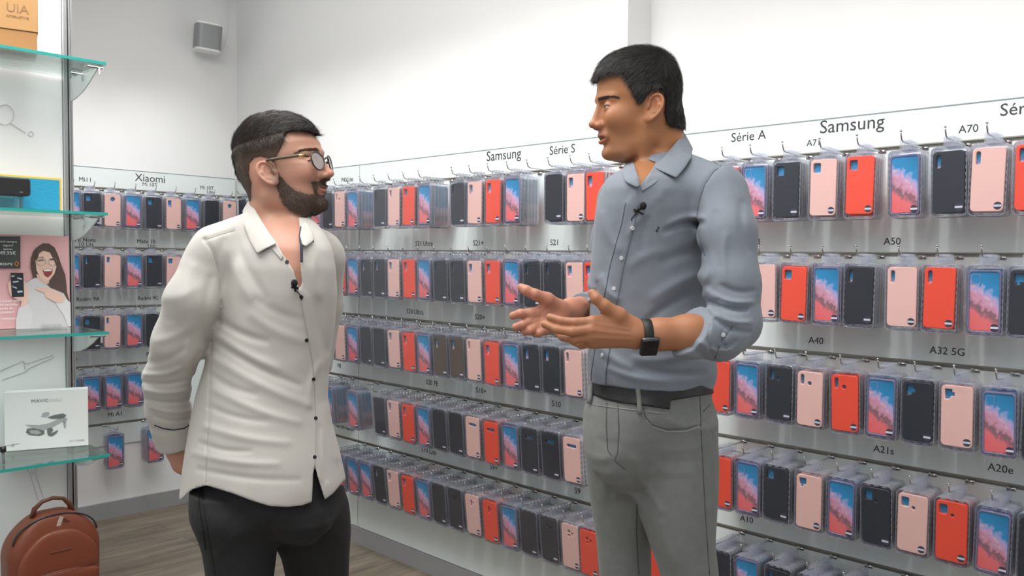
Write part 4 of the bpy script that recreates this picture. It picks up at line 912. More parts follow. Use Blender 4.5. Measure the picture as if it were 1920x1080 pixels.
def shoe(parent, ankle, fdir, name='shoe'):
    f = A3([fdir[0], fdir[1], 0]); f /= np.linalg.norm(f); s_ = np.array([-f[1], f[0], 0]); R_ = np.stack([f, s_, [0, 0, 1]], 1); a = A3([ankle[0], ankle[1], 0])
    fn = lambda P: smax(smin(smin(ell(P, a+f*.07+[0, 0, .035], (.13, .045, .045), R_), ell(P, a+f*.15+[0, 0, .025], (.055, .042, .032), R_), .03), rc(P, a+[0, 0, .04], a+[0, 0, .11], .042, .042), .03), .012-P[:, 2], .004)
    p_, F = sdf_mesh(fn, a-[.28, .28, .0], a+[.28, .28, .16], .006); o = np_obj(name, p_, F, M['shoe'], parent)
    fn2 = lambda P: smax(np.minimum(ell(P, a+f*.05+[0, 0, .008], (.125, .044, .03), R_), ell(P, a+f*.15+[0, 0, .008], (.062, .046, .03), R_)), np.maximum(-P[:, 2], P[:, 2]-.018), .004)
    p_, F = sdf_mesh(fn2, a-[.28, .28, .02], a+[.28, .28, .05], .006); np_obj('sole', p_, F, M['sole'], o)
# ---------------------------------------------------------------- the man in the blue shirt
def man_blue():
    D0 = 1.80; yaw = math.radians(43); root = empty('person', tuple(A3(atd(1225, 600, D0))*[1, 1, 0]))
    bpy.context.view_layer.update(); off = A3(root.location)
    def W(o):
        if o.parent == root: o.matrix_parent_inverse = Matrix.Translation(-Vector(off))
        return o
    tag(root, 'dark-haired man in a blue-grey shirt and grey jeans, talking with both hands raised', 'person')
    # clothing volumes
    T = [(296, 1196, 1282, 1.80, .8), (312, 1180, 1305, 1.80, .62), (326, 1158, 1340, 1.80, .55), (342, 1134, 1372, 1.80, .50), (362, 1124, 1384, 1.80, .50), (395, 1116, 1380, 1.80, .53), (440, 1112, 1364, 1.80, .57),
         (500, 1108, 1348, 1.80, .62), (560, 1108, 1338, 1.80, .66), (620, 1107, 1336, 1.80, .70), (665, 1105, 1342, 1.80, .72), (695, 1107, 1346, 1.80, .74), (715, 1113, 1343, 1.80, .74), (732, 1118, 1336, 1.80, .74), (745, 1120, 1332, 1.80, .74)]
    torso = Loft(T, yaw, .6, 2.3); bodyT = Loft(T, yaw, .6, 2.3, -.006)
    armN = [atd(*p) for p in ((1352, 366, 1.715), (1364, 440, 1.675), (1371, 530, 1.655), (1374, 606, 1.645))]
    foreN = [atd(*p) for p in ((1374, 606, 1.645), (1345, 624, 1.615), (1296, 627, 1.585))]
    armF = [atd(*p) for p in ((1160, 374, 1.905), (1148, 450, 1.94), (1139, 540, 1.93), (1138, 576, 1.91))]
    foreF = [atd(*p) for p in ((1138, 576, 1.91), (1115, 581, 1.86), (1092, 584, 1.81))]
    FL = [(1316, 418, 1246, 434, 7, -4.5), (1318, 408, 1256, 420, 8, 3), (1322, 470, 1240, 492, 12, -3), (1330, 510, 1225, 560, 14, 4), (1328, 535, 1215, 600, 9, -4), (1300, 585, 1190, 650, 13, 3), (1245, 470, 1180, 500, 12, 2), (1128, 520, 1158, 562, 9, 3.5), (1120, 530, 1148, 575, 6, -3.5),
          (1128, 400, 1160, 470, 12, 2.5), (1215, 400, 1180, 440, 8, 2.5), (1230, 380, 1202, 470, 10, -2.5), (1250, 352, 1215, 420, 12, 2), (1118, 640, 1180, 690, 10, 3), (1190, 672, 1290, 664, 10, 3), (1200, 690, 1320, 700, 8, -3), (1140, 690, 1250, 716, 8, 3), (1290, 640, 1335, 672, 9, -2.5),
          (1330, 566, 1400, 580, 6, -5), (1338, 552, 1412, 566, 6, 4), (1345, 590, 1408, 604, 6, 3.5), (1340, 600, 1405, 622, 5, -3.5), (1352, 535, 1412, 545, 6, -3), (1322, 560, 1340, 600, 6, -3), (1320, 520, 1340, 560, 8, 3), (1390, 380, 1404, 470, 9, -2), (1340, 400, 1350, 500, 10, -2.2), (1362, 440, 1360, 530, 9, 2),
          (1310, 640, 1370, 656, 6, 3), (1330, 650, 1380, 640, 5, -3), (1356, 618, 1362, 655, 4, -2.5), (1332, 610, 1336, 668, 3, -2.5), (1096, 530, 1116, 545, 4, -3), (1092, 560, 1112, 556, 4, 3)]
    seamA = [(1352, 312), (1338, 322), (1322, 345), (1312, 375), (1306, 410), (1310, 440), (1322, 480)]
    placket = [(1199, 346), (1197, 380), (1190, 420), (1179, 460), (1169, 500), (1161, 545), (1154, 580), (1148, 620), (1142, 660), (1136, 700), (1136, 735)]
    plack2 = [(x-24-(y-346)*.01, y) for x, y in placket[1:]]
    hem = [(1080, 708), (1114, 719), (1128, 722), (1150, 724), (1180, 729), (1226, 733), (1280, 735), (1320, 733), (1350, 727), (1350, 200), (1500, 200), (1500, 720), (1500, 200), (1080, 200)]
    hemline = ([1050, 1114, 1128, 1150, 1180, 1226, 1280, 1320, 1350, 1450], [706, 719, 722, 724, 729, 733, 735, 733, 727, 722])
    vneck = [(1188, 290), (1230, 305), (1216, 328), (1202, 351), (1193, 338), (1186, 322), (1182, 304)]
    def shirt(P, disp=True):
        X, Y = projn(P); d = torso(P)
        d = smin(d, rc(P, atd(1258, 322, 1.79), atd(1340, 352, 1.725), .046, .052), .03); d = smin(d, rc(P, atd(1215, 330, 1.81), atd(1168, 366, 1.89), .040, .046), .03)
        d = smin(d, chain(P, armN, [.055, .055, .053, .053], .02), .018)
        f = chain(P, foreN, [.053, .053, .048], .015); A_ = atd(1290, 625, 1.585)
        n1 = foreN[2]-foreN[1]; cutn = n1/np.linalg.norm(n1)+np.array([0, 0, .75]); cutn /= np.linalg.norm(cutn); f = np.maximum(f, (P-A_)@cutn); d = smin(d, f, .012)
        B_ = atd(1092, 584, 1.81); n2 = foreF[2]-foreF[1]; n2 = n2/np.linalg.norm(n2)
        d = smin(d, chain(P, armF, [.048, .044, .042, .043], .02), .014); d = smin(d, np.maximum(chain(P, foreF, [.043, .043, .040], .01), (P-B_)@n2), .010)
        if disp:
            d = d-1.85*folds(X, Y, FL)-.0013*wnoise(P, 42, 2)-.0008*wnoise(P, 95, 5)
            near = (P-atd(1225, 500, 1.80))@fwd < .02
            e = line_d(X, Y, seamA); d = d+np.where(near, .0028*np.exp(-(e/3.0)**2), 0)
            sp = poly_sd(X, Y, placket+plack2[::-1]); d = d-np.where(near, .0026/(1+np.exp(np.clip(sp/1.6, -30, 30))), 0)
            e = line_d(X, Y, [(1300, 283), (1330, 300), (1352, 312)]); d = d+np.where(near, .0024*np.exp(-(e/2.8)**2), 0)
            # rolled cuff edge of the near sleeve
            e = line_d(X, Y, [(1374, 612), (1352, 640), (1340, 672)]); d = d+.0034*np.exp(-(e/2.8)**2)
        # cut: collar opening, cuffs, hem
        cut = Y-np.interp(X, *hemline); d = np.maximum(d, np.where(P[:, 2] < 1.25, cut/900., -1))
        hole = np.maximum(poly_sd(X, Y, vneck)/880., ((P-atd(1225, 320, 1.80))@fwd)+.005); d = np.maximum(d, -np.maximum(hole, -1))
        return d
    lo = np.array([.95, .55, .98]); 
    P_, F_ = sdf_mesh(lambda P: shirt(P), *bounds([p for p in armN+foreN+armF+foreF]+[atd(1120, 740, 1.8), atd(1340, 740, 1.8), atd(1225, 290, 1.8)], .14), .0028)
    S_ = W(np_obj('shirt', P_, F_, M['blueshirt'], root)); smooth_fn = lambda P: shirt(P, False)
    full = lambda P: shirt(P)
    # collar
    nk0 = [atd(*p) for p in ((1233, 236, 1.805), (1236, 275, 1.805), (1240, 330, 1.815), (1232, 380, 1.81))]
    base0 = lambda P: np.minimum(np.minimum(np.minimum(torso(P), rc(P, atd(1258, 322, 1.79), atd(1340, 352, 1.725), .046, .052)), chain(P, nk0, [.052, .050, .056, .075], .02)), rc(P, atd(1215, 330, 1.81), atd(1168, 366, 1.89), .040, .046))
    cl = lambda L_, off, fb=1.80: [(x, y, dep(base0, x, y, off, fb)) for x, y in L_]
    W(patch('collar', [(1282, 247, 1.80)]+cl([(1268, 266), (1246, 292), (1224, 313)], .007), [(1299, 279, 1.80)]+cl([(1296, 297), (1284, 316), (1268, 334)], .013), M['blueshirt'], S_, .003, bulge=.006))
    W(patch('collar', [(1281, 249, 1.81)]+cl([(1266, 270), (1244, 296), (1222, 318), (1201, 347)], .004), [(1290, 285, 1.81)]+cl([(1276, 300), (1252, 322), (1228, 345), (1203, 360)], .003), M['blueshirt'], S_, .003))
    W(patch('collar', cl([(1187, 301), (1192, 316), (1197, 332), (1200, 348)], .006), cl([(1171, 309), (1166, 324), (1173, 342), (1194, 352)], .010), M['blueshirt'], S_, .003, bulge=.004))
    for ln in (seamA, placket[1:], plack2, [(1300, 284), (1330, 299), (1352, 312)]):
        o = tube_on('stitched_seam', full, ln, .0010, M['seamblue'], S_, .0003)
    o = tube_on('cuff_edge', full, [(1374, 612), (1352, 640), (1340, 672)], .0012, M['seamblue'], S_, .0003)
    for x, y in ((1186, 428), (1165, 484), (1151, 541), (1138, 604), (1129, 666)):
        b = disc_on('button', full, x, y, .0044, .0022, M['shell'], S_); b and W(b)
    b = disc_on('button', full, 1356, 628, .0042, .002, M['shell'], S_); b and W(b)
    o = tube_on('chest_emblem', full, [(1233, 425), (1235.5, 427), (1232, 430), (1230, 433), (1233, 434)], .0010, M['navy'], S_, .001); o and W(o)
    # microphone with clip
    p_ = march(full, 1198, 394); n_ = grad(full, p_); mc = empty('lapel_microphone'); mc.parent = root; W(mc)
    q = atd(1206, 386, np.dot(p_-CAMP, fwd)-.010); bm = bmesh.new(); bmesh.ops.create_uvsphere(bm, u_segments=16, v_segments=12, radius=.0068, matrix=Matrix.Translation(q)@Matrix.Diagonal((1, 1, 1.15, 1))); obj('foam_cap', bm, M['foam'], mc, True)
    tube_obj('clip', [tuple(atd(1203, 390, np.dot(p_-CAMP, fwd)-.008)), tuple(atd(1190, 397, np.dot(p_-CAMP, fwd)-.004))], .0026, M['foam'], mc, 8); tube_obj('clip_arm', [tuple(atd(1188, 392, np.dot(p_-CAMP, fwd)-.005)), tuple(atd(1207, 402, np.dot(p_-CAMP, fwd)-.005))], .0016, M['foam'], mc, 6)
    o = tube_on('cable', full, [(1196, 399), (1190, 403), (1185, 409), (1184, 414)], .0010, M['foam'], mc, .0015)
    # trousers
    H = [(700, 1118, 1335, 1.80), (726, 1113, 1333, 1.80), (765, 1097, 1338, 1.80), (800, 1093, 1342, 1.80, .68), (835, 1094, 1342, 1.80, .58), (862, 1104, 1338, 1.80, .48), (886, 1122, 1326, 1.80, .36), (905, 1145, 1305, 1.80, .22)]
    hips = Loft(H, yaw, .78, 2.2)
    LR = [(790, 1108, 1262, 1.820, 1.15), (850, 1098, 1258, 1.825, 1.2), (910, 1104, 1248, 1.835, 1.2), (958, 1111, 1236, 1.845, 1.15), (1013, 1119, 1219, 1.855, 1.05), (1080, 1124, 1220, 1.86), (1290, 1140, 1232, 1.86), (1640, 1150, 1226, 1.90)]
    LL = [(790, 1200, 1340, 1.76, 1.1), (860, 1188, 1344, 1.755, 1.1), (910, 1186, 1343, 1.75, 1.1), (958, 1197, 1341, 1.74, 1.05), (1013, 1217, 1339, 1.73), (1080, 1240, 1346, 1.73), (1290, 1258, 1352, 1.73), (1650, 1266, 1342, 1.76)]
    legR, legL = Loft(LR, yaw, 1.0, 2.1), Loft(LL, yaw, 1.0, 2.1)
    JF = [(1170, 868, 1218, 940, 9, -4), (1190, 860, 1240, 960, 10, 4), (1150, 880, 1130, 940, 12, 3), (1230, 840, 1310, 838, 7, 1.6), (1225, 858, 1310, 862, 7, -1.6), (1230, 880, 1300, 885, 8, 1.4), (1240, 980, 1270, 1060, 12, 3), (1330, 760, 1338, 830, 6, -2), (1120, 820, 1160, 830, 10, -2), (1110, 860, 1160, 850, 10, 2), (1270, 940, 1310, 1060, 14, -3)]
    pocket = [(1207, 764), (1210, 782), (1222, 796), (1250, 805), (1285, 804), (1312, 796)]
    def jeans(P, disp=True):
        X, Y = projn(P); d = smin(hips(P), smin(legR(P), legL(P), .010), .045)
        near = (P-atd(1225, 850, 1.80))@fwd < .03
        if disp:
            d = d-folds(X, Y, JF)-.0008*wnoise(P, 50, 8)
            for ln, a in ((pocket, 1.6), ([(x+1, y+6) for x, y in pocket[1:]], .8), ([(1312, 742), (1314, 800), (1318, 880), (1322, 960), (1330, 1080)], 1.5), ([(1319, 742), (1320, 800), (1325, 880)], .8), ([(1139, 755), (1138, 800), (1140, 845), (1152, 862)], 1.3), ([(1158, 760), (1160, 810), (1158, 850), (1152, 864), (1172, 880)], 1.8), ([(1337, 752), (1318, 772)], 1.2), ([(1196, 946), (1195, 1000), (1199, 1080)], 1.5), ([(1115, 757), (1180, 764), (1250, 772)], .8)):
                d = d+np.where(near, a*.001*np.exp(-(line_d(X, Y, ln)/1.8)**2), 0)
        return np.maximum(d, (725-Y)/900.)
    pts_ = [atd(1100, 690, 1.8), atd(1345, 700, 1.8), atd(1200, 1085, 1.8), atd(1100, 1085, 1.9), atd(1345, 1085, 1.7)]
    lo_, hi_ = bounds(pts_, .12); lo_[2] = .62; pj = sdf_mesh(lambda P: np.maximum(jeans(P), .66-P[:, 2]), lo_, hi_, .0036)
    lo2 = lo_.copy(); hi2 = hi_.copy(); lo2[2] = .04; hi2[2] = .68; pl = sdf_mesh(lambda P: np.maximum(np.maximum(jeans(P, False), P[:, 2]-.665), .075-P[:, 2]), lo2, hi2, .009)
    P2, F2, C2 = merge([(*pj, (1, 1, 1)), (*pl, (1, 1, 1))]); J_ = W(np_obj('jeans', P2, F2, M['greyjeans'], root))
    band = [(1105, 700), (1226, 700), (1345, 700), (1345, 737), (1290, 746), (1258, 751), (1256, 768), (1200, 760), (1160, 755), (1130, 748), (1108, 738)]
    def belt(P):
        X, Y = projn(P); return np.maximum(np.maximum(np.maximum(hips(P)-.0045, -(hips(P)+.012)), poly_sd(X, Y, band)/900.), (715-Y)/900.)
    lo3, hi3 = bounds([atd(1100, 705, 1.8), atd(1345, 770, 1.8)], .16); lo3[2] = atd(1200, 775, 1.8)[2]; hi3[2] = atd(1200, 700, 1.8)[2]+.02
    pb = sdf_mesh(lambda P: belt(P), lo3, hi3, .0026, lip=3); B0 = W(np_obj('belt', *pb, M['belt'], root))
    hj = lambda P: hips(P)-.0048
    for ln, m_ in ((pocket, 'seamgrey'), ([(x+1, y+5) for x, y in pocket[1:]], 'seamlight'), ([(1312, 742), (1314, 800), (1318, 880), (1322, 960), (1330, 1078)], 'seamgrey'), ([(1138, 755), (1137, 800), (1140, 845), (1152, 862)], 'seamgrey'), ([(1159, 760), (1161, 810), (1158, 850), (1152, 864), (1172, 880)], 'seamgrey'), ([(1337, 752), (1318, 772)], 'seamgrey'), ([(1194, 946), (1193, 1000), (1198, 1078)], 'seamgrey'), ([(1113, 759), (1180, 768), (1250, 776)], 'seamlight')):
        tube_on('stitched_seam', jeans, ln, .0011, M[m_], J_, .0003)
    for ln in ([(1196, 728), (1198, 745), (1199, 762), (1200, 776)], [(1110, 722), (1108, 740), (1105, 756)], ):
        o = tube_on('belt_loop', hj, ln, .0050, M['greyjeans'], J_, .001); o and W(o)
    shoe(root, legR_at := loft_pt(legR, .09), np.array([-1., -.35]) if False else facing(47)); shoe(root, loft_pt(legL, .09), facing(40))
    for c_ in root.children:
        if c_.name.startswith('shoe'): c_.matrix_parent_inverse = Matrix.Translation(-Vector(off))
    # head
    Mx = body_frame(math.radians(10), -1); O = atd(1195, 204, D0); hd = Head(mouth_open=.0035, jaw=1.0)
    toL = lambda P: (P-O)@Mx
    neck = [atd(*p) for p in ((1233, 236, 1.805), (1236, 275, 1.805), (1240, 330, 1.815), (1232, 380, 1.81))]
    def headf(P):
        d = hd(toL(P)); nk = chain(P, neck, [.052, .050, .056, .075], .02); d = smin(d, nk, .020)
        d = smin(d, rc(P, atd(1210, 235, 1.742), atd(1205, 335, 1.765), .010, .008), .02)
        d = smin(d, np.maximum(bodyT(P), (P[:, 2]-1.62)), .02); return d
    lo4, hi4 = bounds([O], .165); lo4[2] = O[2]-.20; p4 = sdf_mesh(lambda P: np.maximum(headf(P), (O[2]-.185)-P[:, 2]), lo4, hi4, .0019)
    Lc = toL(p4[0]); X4, Y4 = projn(p4[0]); base = ink((.39, .160, .062)); col = np.tile(base, (len(Lc), 1))
    def tint(mask, c_, a): 
        nonlocal col
        a = (a*mask)[:, None]; col = col*(1-a)+ink(c_)*a
    def blob(c_, r): return np.exp(-(((Lc*[1, 1, 1]-A3([c_[0], 0, c_[2]]))[:, [0, 2]]**2).sum(1)+(np.abs(Lc[:, 1])-c_[1])**2)/(r*r))
    tint(np.exp(-((Lc-A3([.091, 0, -.0475]))[:, [0, 2]]**2).sum(1)/2e-5-(np.abs(Lc[:, 1])-.0062)**2/1e-5), (.06, .02, .015), .85); tint(blob((.095, 0, -.038), .014), (.60, .24, .16), .6); tint(blob((.06, .045, -.03), .025), (.60, .25, .15), .5); tint(blob((-.035, .08, 0), .03), (.60, .24, .14), .6)  # first tint paints the nostrils' inner shade, no holes are cut
    lipm = ((np.abs(Lc[:, 1]) < .024) & (Lc[:, 2] < -.0555) & (Lc[:, 2] > -.081) & (Lc[:, 0] > .0735)); lipm = lipm & ((Lc[:, 2] > -.0628) & (Lc[:, 2] < -.0565) | (Lc[:, 2] < -.0680) & (Lc[:, 2] > -.0790)); tint(lipm.astype(float), (.50, .16, .13), .75)
    mi = np.exp(-((Lc[:, 2]+.0660)/.0022)**2)*(1/(1+np.exp((np.abs(Lc[:, 1])-.019)/.0015)))*(Lc[:, 0] > .060); tint(mi, (.10, .03, .025), .85)
    lsh = ell(np.c_[Lc[:, 0], np.abs(Lc[:, 1]), Lc[:, 2]], (.0800, .0315, -.0015+hd.ez), (.0130, .0137, hd.lid+.0008)); tint(np.exp(-(lsh/.0007)**2)*(Lc[:, 2] > -.0015+hd.ez)*(Lc[:, 0] > .05), (.05, .025, .018), .8); tint(np.exp(-(lsh/.0006)**2)*(Lc[:, 2] < -.0015+hd.ez)*(Lc[:, 0] > .05), (.20, .08, .05), .5)
    st = 1/(1+np.exp(poly_sd(Lc[:, 0], Lc[:, 2], [(.02, -.06), (.06, -.045), (.09, -.045), (.09, -.13), (-.01, -.13), (-.01, -.07)])/.006)); tint(st, (.36, .19, .12), .25)
    tint(blob((.075, .033, .001), .012), (.40, .17, .10), .4)
    hairpoly_px = [(1100, 139), (1128, 137), (1150, 137), (1168, 142), (1172, 158), (1180, 176), (1190, 197), (1196, 196), (1203, 184), (1212, 175), (1224, 171), (1238, 176), (1242, 195), (1240, 214), (1245, 230), (1254, 238), (1290, 241), (1300, 60), (1100, 60)]
    def to_xz(poly, O=O): 
        out = []
        for x, y in poly:
            v = ray(x, y); n_ = Mx[:, 1]; t = ((O+n_*.05-CAMP)@n_)/(v@n_); q = (CAMP+v*t-O)@Mx; out.append((q[0], q[2]))
        return out
    hp = to_xz(hairpoly_px); sdh = poly_sd(Lc[:, 0], Lc[:, 2], hp); tint(1/(1+np.exp(np.clip(sdh/.0015, -30, 30))), (.03, .022, .018), 1.0)
    brw = poly_sd(Lc[:, 0], Lc[:, 2], [(.11, .0075), (.11, .0135), (.088, .0165), (.070, .0150), (.056, .0080), (.057, .0055), (.070, .0100), (.088, .0100)]); tint((1/(1+np.exp(np.clip(brw/.0008, -30, 30))))*(np.abs(Lc[:, 1]) > .009), (.09, .048, .030), .8)
    # hands and forearms
    P_hand = blue_hands(); allb = [(p4[0], p4[1], col)]
    skin_arm = base*[.98, 1.0, 1.0]
    for (ph, fh, kind) in P_hand:
        c_ = np.tile(ink((.42, .18, .088)) if kind == 'N' else ink((.52, .225, .145)), (len(ph), 1)); allb.append((ph, fh, c_))
    # hidden trunk under the clothes, so the body is whole
    lo5, hi5 = bounds([atd(1120, 560, 1.8), atd(1345, 560, 1.8)], .16); lo5[2] = .1; hi5[2] = O[2]-.17
    trunk = lambda P: np.minimum(np.minimum(np.maximum(torso(P, -.012), 1.10-P[:, 2]), np.minimum(hips(P, -.012), np.maximum(np.minimum(legR(P, -.016), legL(P, -.016)), P[:, 2]-.84))), np.minimum(chain(P, armN+foreN[1:], [.045, .045, .042, .040, .036, .030], .01), chain(P, armF+foreF[1:], [.042, .040, .036, .034, .030, .028], .01)))
    p5 = sdf_mesh(trunk, lo5, hi5, .009); X5, Y5 = projn(p5[0]); allb.append((p5[0], p5[1], np.tile(base, (len(p5[0]), 1))))
    Pm, Fm, Cm = merge(allb); BD = W(np_obj('body', Pm, Fm, M['skinR'], root, Cm))
    for s_ in (1, -1): W(eye_mesh(BD, O, Mx, .0305*s_, (.06, .035, .015), (1, -.05 if s_ > 0 else .05, .02)))
    # hair: a volume with strands
    nz = lambda P: wnoise(P, 260, 3)*.0010+wnoise(P, 520, 4)*.0006
    def hairf(P):
        Q = toL(P); th = np.interp(Q[:, 2], [-.06, -.03, .02, .06, .10, .14], [.0045, .006, .0065, .008, .009, .009])+np.clip((Q[:, 0]-.04)/.05, 0, 1)*.003*(Q[:, 2] > .05)
        b0 = headf(P); return np.maximum(b0-th-nz(P), poly_sd(Q[:, 0], Q[:, 2], hp)+.0008*wnoise(P, 700, 9))
    lo6, hi6 = bounds([O], .15); p6 = sdf_mesh(hairf, lo6, hi6, .0022); HR = W(np_obj('hair', *p6, M['hair'], root, np.tile(ink((.012, .010, .009)), (len(p6[0]), 1))))
    nr = vnormals(*p6); Lq = toL(p6[0]); msk = headf(p6[0]) > .0018
    sp, sn = sample(p6[0], p6[1], nr, msk, 24000, 1); Ls = toL(sp)
    dl = np.stack([np.where(Ls[:, 0] > -.03, .9, .15)*(Ls[:, 2] > .04)+.35*(Ls[:, 2] <= .04)*(Ls[:, 0] > 0)-.2*(Ls[:, 0] < -.05), np.sign(Ls[:, 1])*.12*(Ls[:, 2] > .06), -np.where(Ls[:, 2] > .09, .12, .8)], 1)
    g_ = np.random.RandomState(5).rand(len(sp), 1); cs = ink((.010, .009, .009))*(1-g_*.3)+ink((.05, .045, .04))*(g_**5)*.9
    W(strands(sp, sn, dl@Mx.T, .012+.007*np.clip(Ls[:, 2]/.08, 0, 1), .00055, M['hair'], 'hair_strands', HR, 6, .30, .22, 3, cs))
    # eyebrows
    sel = poly_sd(Lc[:, 0], Lc[:, 2], [(.11, .0075), (.11, .0135), (.088, .0165), (.070, .0150), (.056, .0080), (.057, .0055), (.070, .0100), (.088, .0100)]) < 0; sel &= (np.abs(Lc[:, 1]) > .010) & (Lc[:, 2] > .008)
    nrm4 = vnormals(*p4); ep, en = sample(p4[0], p4[1], nrm4, sel, 2400, 2); Le = toL(ep)
    W(strands(ep, en, np.stack([-np.ones(len(ep)), np.sign(Le[:, 1])*1.2, np.full(len(ep), .15)], 1)@Mx.T, .0062, .0005, M['hair'], 'eyebrows', BD, 7, .22, .14, 2, np.tile(ink((.035, .022, .016)), (len(ep), 1))))
    # wrist watch
    wc = atd(1210.5, 628, 1.575); ax = A3(atd(1240, 627, 1.578))-A3(atd(1190, 628, 1.573)); ax /= np.linalg.norm(ax); u2 = np.array([0, 0, 1.])-ax*ax[2]; u2 /= np.linalg.norm(u2); v2 = np.cross(ax, u2)
    wt = empty('wrist_watch'); wt.parent = root; W(wt); ra, rb = .0292, .0275; ring = []
    bm = bmesh.new(); rows = []
    for s_ in (-.0088, -.0075, .0075, .0088):
        g = .0012 if abs(s_) < .008 else 0; rows.append([bm.verts.new(wc+ax*s_+u2*(ra+g)*math.cos(t)+v2*(rb+g)*math.sin(t)) for t in np.linspace(0, 2*math.pi, 48, endpoint=False)])
    for a, b in zip(rows[:-1], rows[1:]):
        for k in range(48): bm.faces.new((a[k], a[(k+1) % 48], b[(k+1) % 48], b[k]))
    bmesh.ops.recalc_face_normals(bm, faces=bm.faces); o = obj('strap', bm, mat('black_rubber', (.012, .012, .013), .5), wt, True); sd = o.modifiers.new('s', 'SOLIDIFY'); sd.thickness = .002
    cn = (-fwd*.80+np.array([0, 0, -.60])); cn -= ax*(cn@ax); cn /= np.linalg.norm(cn); cu = np.cross(cn, ax); cc = wc+cn*.0325
    R_ = Matrix((tuple(ax), tuple(cu), tuple(cn))).transposed(); bm = bmesh.new(); add_box(bm, (0, 0, 0), (.034, .040, .0105)); bevel_all(bm, .0042, 4)
    for v in bm.verts: v.co = R_@v.co+Vector(cc)
    obj('watch_case', bm, mat('silver_watch_case', (.10, .10, .105), .25, .9), wt, True)
    bm = bmesh.new(); add_box(bm, (0, 0, .0052), (.030, .036, .0025)); bevel_all(bm, .0011, 3)
    for v in bm.verts: v.co = R_@v.co+Vector(cc)
    obj('watch_screen', bm, M['blackgloss'], wt, True)
def facing(deg, face=-1):
    r0 = np.array([rgt[0], rgt[1]]); r0 /= np.linalg.norm(r0); f0 = np.array([-r0[1], r0[0]]); a = math.radians(deg); return r0*face*math.cos(a)-f0*math.sin(a)
def bounds(pts, m_):
    p = np.array(pts); return p.min(0)-m_, p.max(0)+m_
def loft_pt(lf, z): return (np.interp(z, lf.z, lf.F[0]), np.interp(z, lf.z, lf.F[1]), z)
